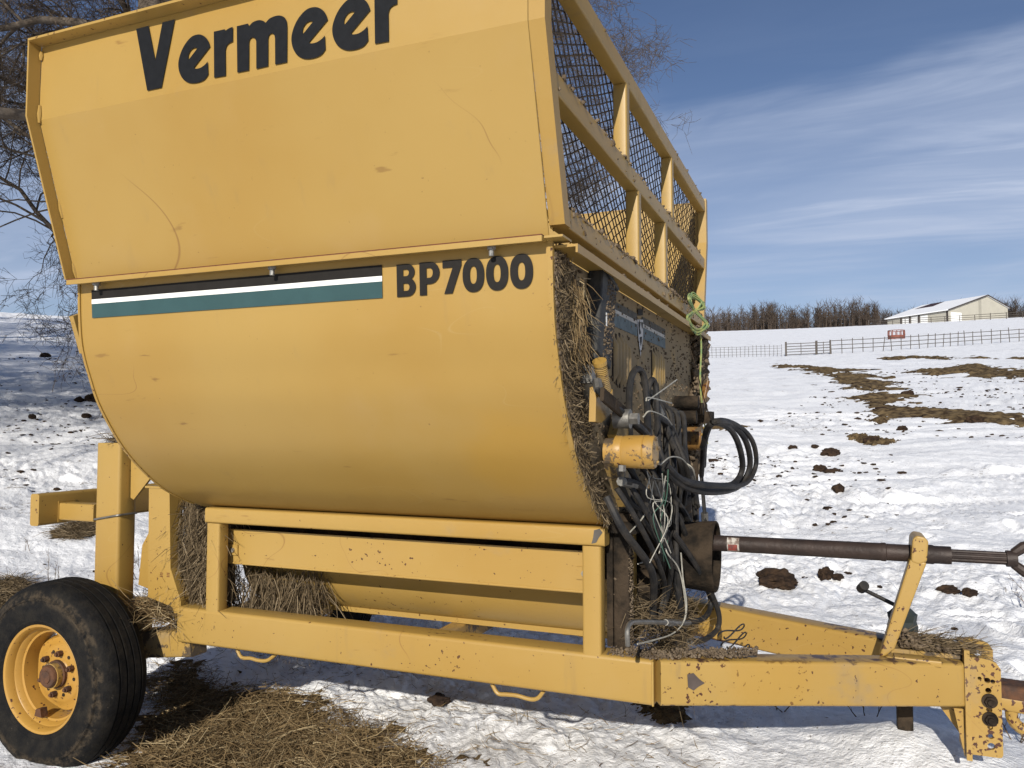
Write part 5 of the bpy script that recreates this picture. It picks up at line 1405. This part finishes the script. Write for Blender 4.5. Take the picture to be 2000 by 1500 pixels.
weed(*[(-5.449, 4.261)][0], 0.22, 2, "branched dead weed standing just above the tyre", 0.25, 3)
weed(*[(-6.475, 4.820)][0], 0.16, 3, "thin dead stalk left of the branched weed", 0.15, 2)
weed(*[(0.095, 3.669)][0], 0.10, 4, "short dead stalk in front of the tongue jack", 0.4, 3)
weed(*[(-0.253, 3.731)][0], 0.14, 5, "bent dry stalk under the middle of the tongue", 0.6, 3)
weed(*[(-5.010, 4.620)][0], 0.30, 6, "dead weed behind the rear post beside the upright", 0.3, 5)
weed(*[(0.651, 3.708)][0], 0.12, 7, "low dry stalks beside the drawbar hook", 0.8, 4)

# ================================================================== big bare tree
def grow_tree(x, y, seed):
    r = np.random.default_rng(seed); z0 = gzf(x, y) - 0.15
    segs = {0: [], 1: [], 2: []}; lev4 = []
    def unit(v): return v / (np.linalg.norm(v) + 1e-9)
    def branch(p, d, L, rad, lev):
        n = (7, 9, 7, 5, 3, 2)[lev]; step = L / n; pts = [p.copy()]; rs = [rad]
        wand = (0.06, 0.20, 0.27, 0.32, 0.38, 0.45)[lev]
        for i in range(n):
            g = np.array([0, 0, (0.04, 0.035, 0.0, -0.03, -0.05, -0.03)[lev]])
            d = unit(d + r.normal(0, wand, 3) + g); p = p + d * step; pts.append(p.copy()); rs.append(rad * (1 - 0.72 * (i + 1) / n))
        segs[0 if lev == 0 else (1 if lev <= 2 else 2)].append((pts, rs, 8 if lev < 2 else (5 if lev == 2 else 3)))
        if lev == 4:
            lev4.append((np.array(pts), L)); return
        kids = (19, 10, 8, 8)[lev]
        for c in range(kids):
            t = r.uniform(0.32, 1.0) if lev else 0.30 + 0.70 * (c + 0.5) / kids
            i = min(int(t * n), n - 1); f = t * n - i
            q = pts[i] * (1 - f) + pts[i + 1] * f
            dd = unit(pts[i + 1] - pts[i])
            if lev == 0:
                a = c * 2.4 + r.uniform(-0.3, 0.3); el = r.uniform(-0.10, 0.62) + 0.40 * t - 0.22
                nd = np.array([cos(a) * cos(el), sin(a) * cos(el), sin(el)]); L2 = r.uniform(5.2, 7.3) * (1.12 - 0.42 * t)
            else:
                ax = unit(np.cross(dd, r.normal(size=3))); an = r.uniform(0.45, 0.98)
                nd = unit(dd * cos(an) + ax * sin(an)); L2 = L * r.uniform(0.34, 0.60)
            branch(q, nd, L2, max(0.0042, rs[i] * (r.uniform(0.24, 0.42) if lev == 0 else r.uniform(0.42, 0.60))), lev + 1)
    branch(np.array([x, y, z0]), np.array([0.02, 0.0, 1.0]), 11.0, 0.33, 0)
    root = empty("bare_tree", (x, y, z0), "largest leafless tree standing behind the middle of the hopper", "tree")
    for k, (nm, mt) in enumerate((("trunk", M_bark), ("limb", M_bark), ("crown_twigs", M_twig))):
        VV = []; FF = []; off = 0
        for pts, rs, sd in segs[k]:
            P_ = np.array(pts); T = np.gradient(P_, axis=0); T /= np.linalg.norm(T, axis=1, keepdims=True) + 1e-9
            ref = np.array([0.31, 0.52, 0.79]); S_ = np.cross(T, ref); S_ /= np.linalg.norm(S_, axis=1, keepdims=True) + 1e-9; U_ = np.cross(T, S_)
            a = np.arange(sd) * 2 * pi / sd; R_ = np.array(rs)[:, None, None]
            ring = P_[:, None, :] + R_ * (np.cos(a)[None, :, None] * S_[:, None, :] + np.sin(a)[None, :, None] * U_[:, None, :])
            m_ = len(P_); id_ = np.arange(m_ * sd).reshape(m_, sd) + off; nx_ = np.roll(id_, -1, 1)
            FF.append(np.stack([id_[:-1], nx_[:-1], nx_[1:], id_[1:]], -1).reshape(-1, 4)); VV.append(ring.reshape(-1, 3)); off += m_ * sd
        if k == 2:      # finest twigs, all at once
            A = np.stack([a for a, _ in lev4]); Ls = np.array([l for _, l in lev4]); A = np.repeat(A, 5, 0); Ls = np.repeat(Ls, 5); N = len(A)
            t = r.uniform(0.25, 3.0, N); ii = np.minimum(t.astype(int), 2); f = (t - ii)[:, None]; ar = np.arange(N)
            q0 = A[ar, ii] * (1 - f) + A[ar, ii + 1] * f; dd = A[ar, ii + 1] - A[ar, ii]; dd /= np.linalg.norm(dd, axis=1, keepdims=True) + 1e-9
            def rnd(d, w): d = d + r.normal(0, w, (N, 3)); return d / np.linalg.norm(d, axis=1, keepdims=True)
            d1 = rnd(dd, 0.7); d2 = rnd(d1, 0.4); ln = (Ls * r.uniform(0.3, 0.6, N) / 2)[:, None]
            q1 = q0 + d1 * ln; q2 = q1 + d2 * ln
            rings = []
            for q_, dq, rr_ in ((q0, d1, 0.0040), (q1, d1, 0.0034), (q2, d2, 0.0026)):
                S_ = np.cross(dq, [0.31, 0.52, 0.79]); S_ /= np.linalg.norm(S_, axis=1, keepdims=True) + 1e-9; U_ = np.cross(dq, S_)
                a = np.arange(3) * 2 * pi / 3
                rings.append(q_[:, None, :] + rr_ * (np.cos(a)[None, :, None] * S_[:, None, :] + np.sin(a)[None, :, None] * U_[:, None, :]))
            VV.append(np.stack(rings, 1).reshape(-1, 3))
            id_ = np.arange(9).reshape(3, 3); nx_ = np.roll(id_, -1, 1); fq = np.stack([id_[:-1], nx_[:-1], nx_[1:], id_[1:]], -1).reshape(-1, 4)
            FF.append((fq[None] + (np.arange(N) * 9 + off)[:, None, None]).reshape(-1, 4))
        o = raw(nm, np.concatenate(VV), np.concatenate(FF), mt, root, k < 2)
        if k == 2: tag(o, kind="stuff")
    return root
big_tree = grow_tree(-8.6, 9.4, 8)

# ================================================================== far background
# ---- woodland on the crest
rng = np.random.default_rng(3)
VV = []; FF = []; off = 0
for i in range(3600):
    u = rng.uniform(-0.30, 1.05); r_ = rng.uniform(322, 385); hb_ = 0.0
    if 0.465 < u < 0.68: r_ = rng.uniform(392, 450); hb_ = 7.0
    d = np.array([-0.3768 + u * 0.9263, 0.9263 + u * 0.3768]); d /= np.linalg.norm(d); x, y = d * r_
    z0 = float(base_z(np.array([x]), np.array([y]))[0]) - 1
    brush = rng.uniform() < 0.25
    H = (rng.uniform(5, 9) if brush else rng.uniform(12.5, 16.5)) * (0.94 + 0.18 * float(gnoise(np.array(u * 11.0), np.array(0.3), 2))) + hb_
    K = 36
    t = rng.uniform(0.12 if brush else 0.30, 0.80, K); a = rng.uniform(0, 2*pi, K)
    base = np.stack([np.full(K, x), np.full(K, y), z0 + H * t], 1); base[:, :2] += rng.normal(0, 0.5, (K, 2))
    L = H * rng.uniform(0.10, 0.34, K) * (1.15 - 0.6 * t); el = rng.uniform(0.25, 1.25, K)
    tip = base + np.stack([np.cos(a) * np.cos(el), np.sin(a) * np.cos(el), np.sin(el)], 1) * L[:, None]
    base = np.vstack([base, [[x, y, z0]]]); tip = np.vstack([tip, [[x, y, z0 + H * 0.86]]])
    w = np.full(K + 1, 0.085); w[-1] = 0.20
    side = np.array([d[1], -d[0], 0.0]); back = np.array([d[0], d[1], 0.0])
    va = base + side * w[:, None]; vb_ = base - side * w[:, None]; vc = base + back * w[:, None]
    V3 = np.stack([va, vb_, vc, tip], 1).reshape(-1, 3)
    b = (np.arange(K + 1) * 4)[:, None] + off
    FF.append(np.concatenate([b + np.array([[0, 1, 3]]), b + np.array([[1, 2, 3]])])); VV.append(V3); off += 4 * (K + 1)
tag(raw("woodland", np.concatenate(VV), np.concatenate(FF), M_farwood), "dark belt of leafless woodland along the far crest", "woodland", None, "stuff")

# ---- barn
def zb_(x, y): return float(base_z(np.array([x]), np.array([y]))[0])
M_barnwall = simple("barn_siding", (0.40, 0.38, 0.32), 0.7, 0.0, 0.06, 0.6, 0)
M_barntrim = simple("barn_trim", (0.045, 0.035, 0.032), 0.7, 0, 0.2, 1, 0)
M_barndoor = simple("barn_door_white", (0.78, 0.78, 0.76), 0.6, 0, 0.05, 1, 0)
M_roofsnow = simple("roof_snow", (0.85, 0.86, 0.88), 0.7, 0, 0.03, 0.5, 0)
M_roofred = simple("roof_bare_maroon", (0.050, 0.026, 0.028), 0.7, 0, 0.2, 1, 0)
g0_ = [(35.86, 297.85)][0]; g1_ = [(55.64, 313.10)][0]; l1_ = [(18.48, 315.46)][0]
zbase = 1.4 + 300 * 0.1118
ug = Vector((*(np.subtract(g1_, g0_)), 0)); Wg = ug.length; ug.normalize()
ul = Vector((*(np.subtract(l1_, g0_)), 0)); ul = ul - ug * ul.dot(ug); 
Ll = Vector((*(np.subtract(l1_, g0_)), 0)).length; ul = Vector((*(np.subtract(l1_, g0_)), 0)).normalized()
HE, HR, HE2, RA = 4.4, 9.7, 6.0, 0.64
G0 = Vector((*g0_, zbase))
barn = empty("barn", G0, "long tan metal barn with snow-covered roof on the far crest", "barn")
def bp(a, b, c): return G0 + ug * a + ul * b + Vector((0, 0, c))
wm = MB()
for b in (0.0, Ll): wm.prism([bp(0, b, -2), bp(Wg, b, -2), bp(Wg, b, HE2), bp(Wg*RA, b, HR), bp(0, b, HE)], ul * (0.15 if b == 0 else -0.15))
for a, s, hh in ((0.0, 1, HE), (Wg, -1, HE2)): wm.prism([bp(a, 0.16, -2), bp(a, Ll - 0.16, -2), bp(a, Ll - 0.16, hh), bp(a, 0.16, hh)], ug * (0.15 * s))
wall = wm.build("barn_wall", M_barnwall, barn)
for k in range(1, 40):
    pass
for a0, a1, z0, z1 in ((-0.7, Wg*RA, HE - 0.25, HR + 0.12), (Wg + 0.7, Wg*RA, HE2 - 0.25, HR + 0.12)):
    rm = MB(); rm.prism([bp(a0, -0.6, z0), bp(a1, -0.6, z1), bp(a1, Ll + 0.6, z1), bp(a0, Ll + 0.6, z0)], (0, 0, 0.30)); roof = rm.build("barn_roof", M_roofsnow, barn)
    em_ = MB(); em_.prism([bp(a0, -0.68, z0 - 0.10), bp(a1, -0.68, z1 - 0.10), bp(a1, -0.68, z1 + 0.32), bp(a0, -0.68, z0 + 0.32)], ul * 0.07); em_.build("roof_trim", M_barntrim, roof)
    et = MB(); et.prism([bp(a0, -0.6, z0 - 0.12), bp(a0, Ll + 0.6, z0 - 0.12), bp(a0, Ll + 0.6, z0 - 0.001), bp(a0, -0.6, z0 - 0.001)], ug * (0.2 if a0 < 0 else -0.2)); et.build("eave_trim", M_barntrim, roof)
    if a0 < 0:
        f0, f1 = 0.62, 0.985; sl = lambda f: (a0 + (a1 - a0) * f, z0 + (z1 - z0) * f + 0.31)
        (xa, za), (xb, zb2) = sl(f0), sl(f1)
        sm = MB(); sm.prism([bp(xa, Ll * 0.60, za), bp(xa, Ll * 0.90, za), bp(xb, Ll * 0.86, zb2), bp(xb, Ll * 0.64, zb2)], (0, 0, 0.05)); sm.build("bare_roof_patch", M_roofred, roof)
def door(a, b, w, h, side, mat_, nm="barn_door"):
    m = MB()
    if side == 'g': m.prism([bp(a, -0.06, 0), bp(a + w, -0.06, 0), bp(a + w, -0.06, h), bp(a, -0.06, h)], ul * 0.05)
    else: m.prism([bp(-0.06, b, 0), bp(-0.06, b + w, 0), bp(-0.06, b + w, h), bp(-0.06, b, h)], ug * 0.05)
    return m.build(nm, mat_, wall)
door(Wg * 0.04, 0, Wg * 0.175, 3.6, 'g', M_barndoor)
door(Wg * 0.505, 0, Wg * 0.045, HR - 1.0, 'g', simple("siding_dark_panel", (0.30, 0.285, 0.24), 0.7, 0, 0.05, 1, 0), "siding_strip")  # narrow gable strip in a darker tan than the wall siding
door(Wg * 0.655, 0, Wg * 0.035, 0.1, 'g', M_barntrim, "wall_box")
for f in (0.32, 0.47, 0.62): door(0, Ll * f, Ll * 0.115, 3.7, 'l', M_barndoor)
for f in (0.0, 0.447, 0.597, 0.745):
    m = MB(); m.prism([bp(-0.1, Ll * f, -1), bp(-0.1, Ll * f + 0.7, -1), bp(-0.1, Ll * f + 0.7, HE - 0.3), bp(-0.1, Ll * f, HE - 0.3)], ug * 0.03); m.build("wall_post", M_barntrim, wall)

# ---- fences: posts and rails follow the ground
M_fence = simple("fence_pipe", (0.11, 0.095, 0.082), 0.7, 0.2, 0.3, 2, 0)
def fence(name, label, path, spacing, h, rails, rr, pr, lean=0.05, seed=1, bury=0.3):
    pts = [np.array(p) for p in path]; r = random.Random(seed)
    cum = [0]
    for a, b in zip(pts, pts[1:]): cum.append(cum[-1] + np.linalg.norm(b - a))
    n = int(cum[-1] / spacing)
    root = empty(name, (*pts[0], zb_(*pts[0])), label, "fence")
    pos = []
    for i in range(n + 1):
        s = i * spacing; k = max(j for j in range(len(cum) - 1) if cum[j] <= s + 1e-9); t = (s - cum[k]) / (cum[k+1] - cum[k])
        q = pts[k] * (1 - t) + pts[k+1] * t; pos.append((q[0], q[1], zb_(*q)))
    for (x, y, z) in pos:
        hh = h * r.uniform(0.92, 1.12)
        MB().cyl((x, y, z - bury), (x + r.gauss(0, lean) * h, y, z + hh), pr, 5).build("fence_post", M_fence, root)
    for f in rails:
        MB().tube([(x, y, z + h * f) for x, y, z in pos], rr, 4).build("fence_rail", M_fence, root)
    return root
fence("wire_fence", "low wire fence with close thin posts left of the field gate", [(-11.03, 62.03), (-3.31, 62.91)], 0.30, 0.85, (0.25, 0.5, 0.75, 0.95), 0.010, 0.016, 0.03, 2)
fence("pipe_fence", "dark pipe rail fence rising to the right across the field", [(-0.10, 65.00), (2.58, 66.45), (6.33, 69.21), (10.39, 73.27), (16.83, 77.19)], 0.85, 1.12, (0.35, 0.62, 0.92), 0.026, 0.030, 0.05, 3)
fence("barn_fence", "dark paddock fence in front of the far barn", [(11.33, 291.78), (32.51, 278.11), (60.27, 265.24)], 4.2, 1.9, (0.3, 0.6, 0.95), 0.08, 0.11, 0.02, 5, 1.0)
def gate(a, b, label, h=0.98):
    a = np.array(a); b = np.array(b); za, zb2 = zb_(*a), zb_(*b)
    root = empty("field_gate", (*a, za), label, "gate")
    for q, z, rr in ((a, za, 0.07), (b, zb2, 0.06)): MB().cyl((*q, z - 0.3), (*q, z + h * 1.12), rr, 6).build("gate_post", M_fence, root)
    for k in range(5):
        f = 0.12 + 0.21 * k
        MB().cyl((*(a * .98 + b * .02), za + h * f), (*(a * .02 + b * .98), zb2 + h * f), 0.028, 5).build("gate_bar", M_fence, root)
    m = (a + b) / 2; MB().cyl((*m, (za + zb2) / 2 + 0.1), (*m, (za + zb2) / 2 + h), 0.028, 5).build("gate_brace", M_fence, root)
gate([(-3.28, 62.91)][0], [(-1.18, 63.99)][0], "wider left one of two dark tube gates in the field fence")
gate([(-1.14, 64.04)][0], [(-0.18, 64.90)][0], "narrower right one of two dark tube gates in the field fence")

# ---- red feeder
f0 = [(7.34, 108.75)][0]; zf = zb_(*f0)
M_red = simple("feeder_red", (0.20, 0.062, 0.040), 0.7, 0, 0.3, 2, 0)
fd = empty("hay_feeder", (*f0, zf), "rusty red ring hay feeder standing in the snow below the barn", "feeder")
def ringm(z0, z1, R, th=0.03, n=28):
    m = MB(); m.lathe([(z0, R), (z1, R), (z1, R - th), (z0, R - th), (z0, R)], (*f0, zf), (0, 0, 1), n); return m
ringm(0.0, 0.45, 0.98).build("feeder_skirt", M_red, fd); ringm(1.02, 1.10, 0.98).build("feeder_hoop", M_red, fd)
for k in range(12):
    a = 2 * pi * k / 12
    MB().beam((f0[0] + 0.96 * cos(a), f0[1] + 0.96 * sin(a), zf + 0.44), (f0[0] + 0.94 * cos(a), f0[1] + 0.94 * sin(a), zf + 1.04), 0.09, 0.09, 0.02).build("feeder_bar", M_red, fd)

# ---- four unseen bare trees added beyond the left edge to shade the slope
for k, (x, y, rz, sc, lab) in enumerate(((-15.5, -3.5, 1.1, 0.95, "nearest of four bare trees added outside the left edge for shade"), (-20.5, 0.0, 2.6, 1.0, "second nearest of four bare trees added outside the left edge for shade"),
        (-26.0, 3.5, 4.0, 1.05, "third nearest of four bare trees added outside the left edge for shade"), (-32.5, 7.0, 5.3, 1.1, "farthest of four bare trees added outside the left edge for shade"),
        (-8.2, 12.9, 2.2, 0.74, "leafless tree whose twigs show through the front wire mesh"), (-11.9, 10.5, 3.6, 0.92, "leafless tree whose low twigs fill the sky at upper left"))):
    c = big_tree.copy(); C.objects.link(c); c.location = (x, y, zb_(x, y) - 0.2); c.rotation_euler = (0, 0, rz); c.scale = (sc, sc, sc)
    c["label"] = lab; c["group"] = "bare trees added outside the left edge for shade" if k < 4 else "bare trees behind the machine"
    for ch in big_tree.children:
        d = ch.copy(); C.objects.link(d); d.parent = c; d.matrix_parent_inverse = ch.matrix_parent_inverse.copy()
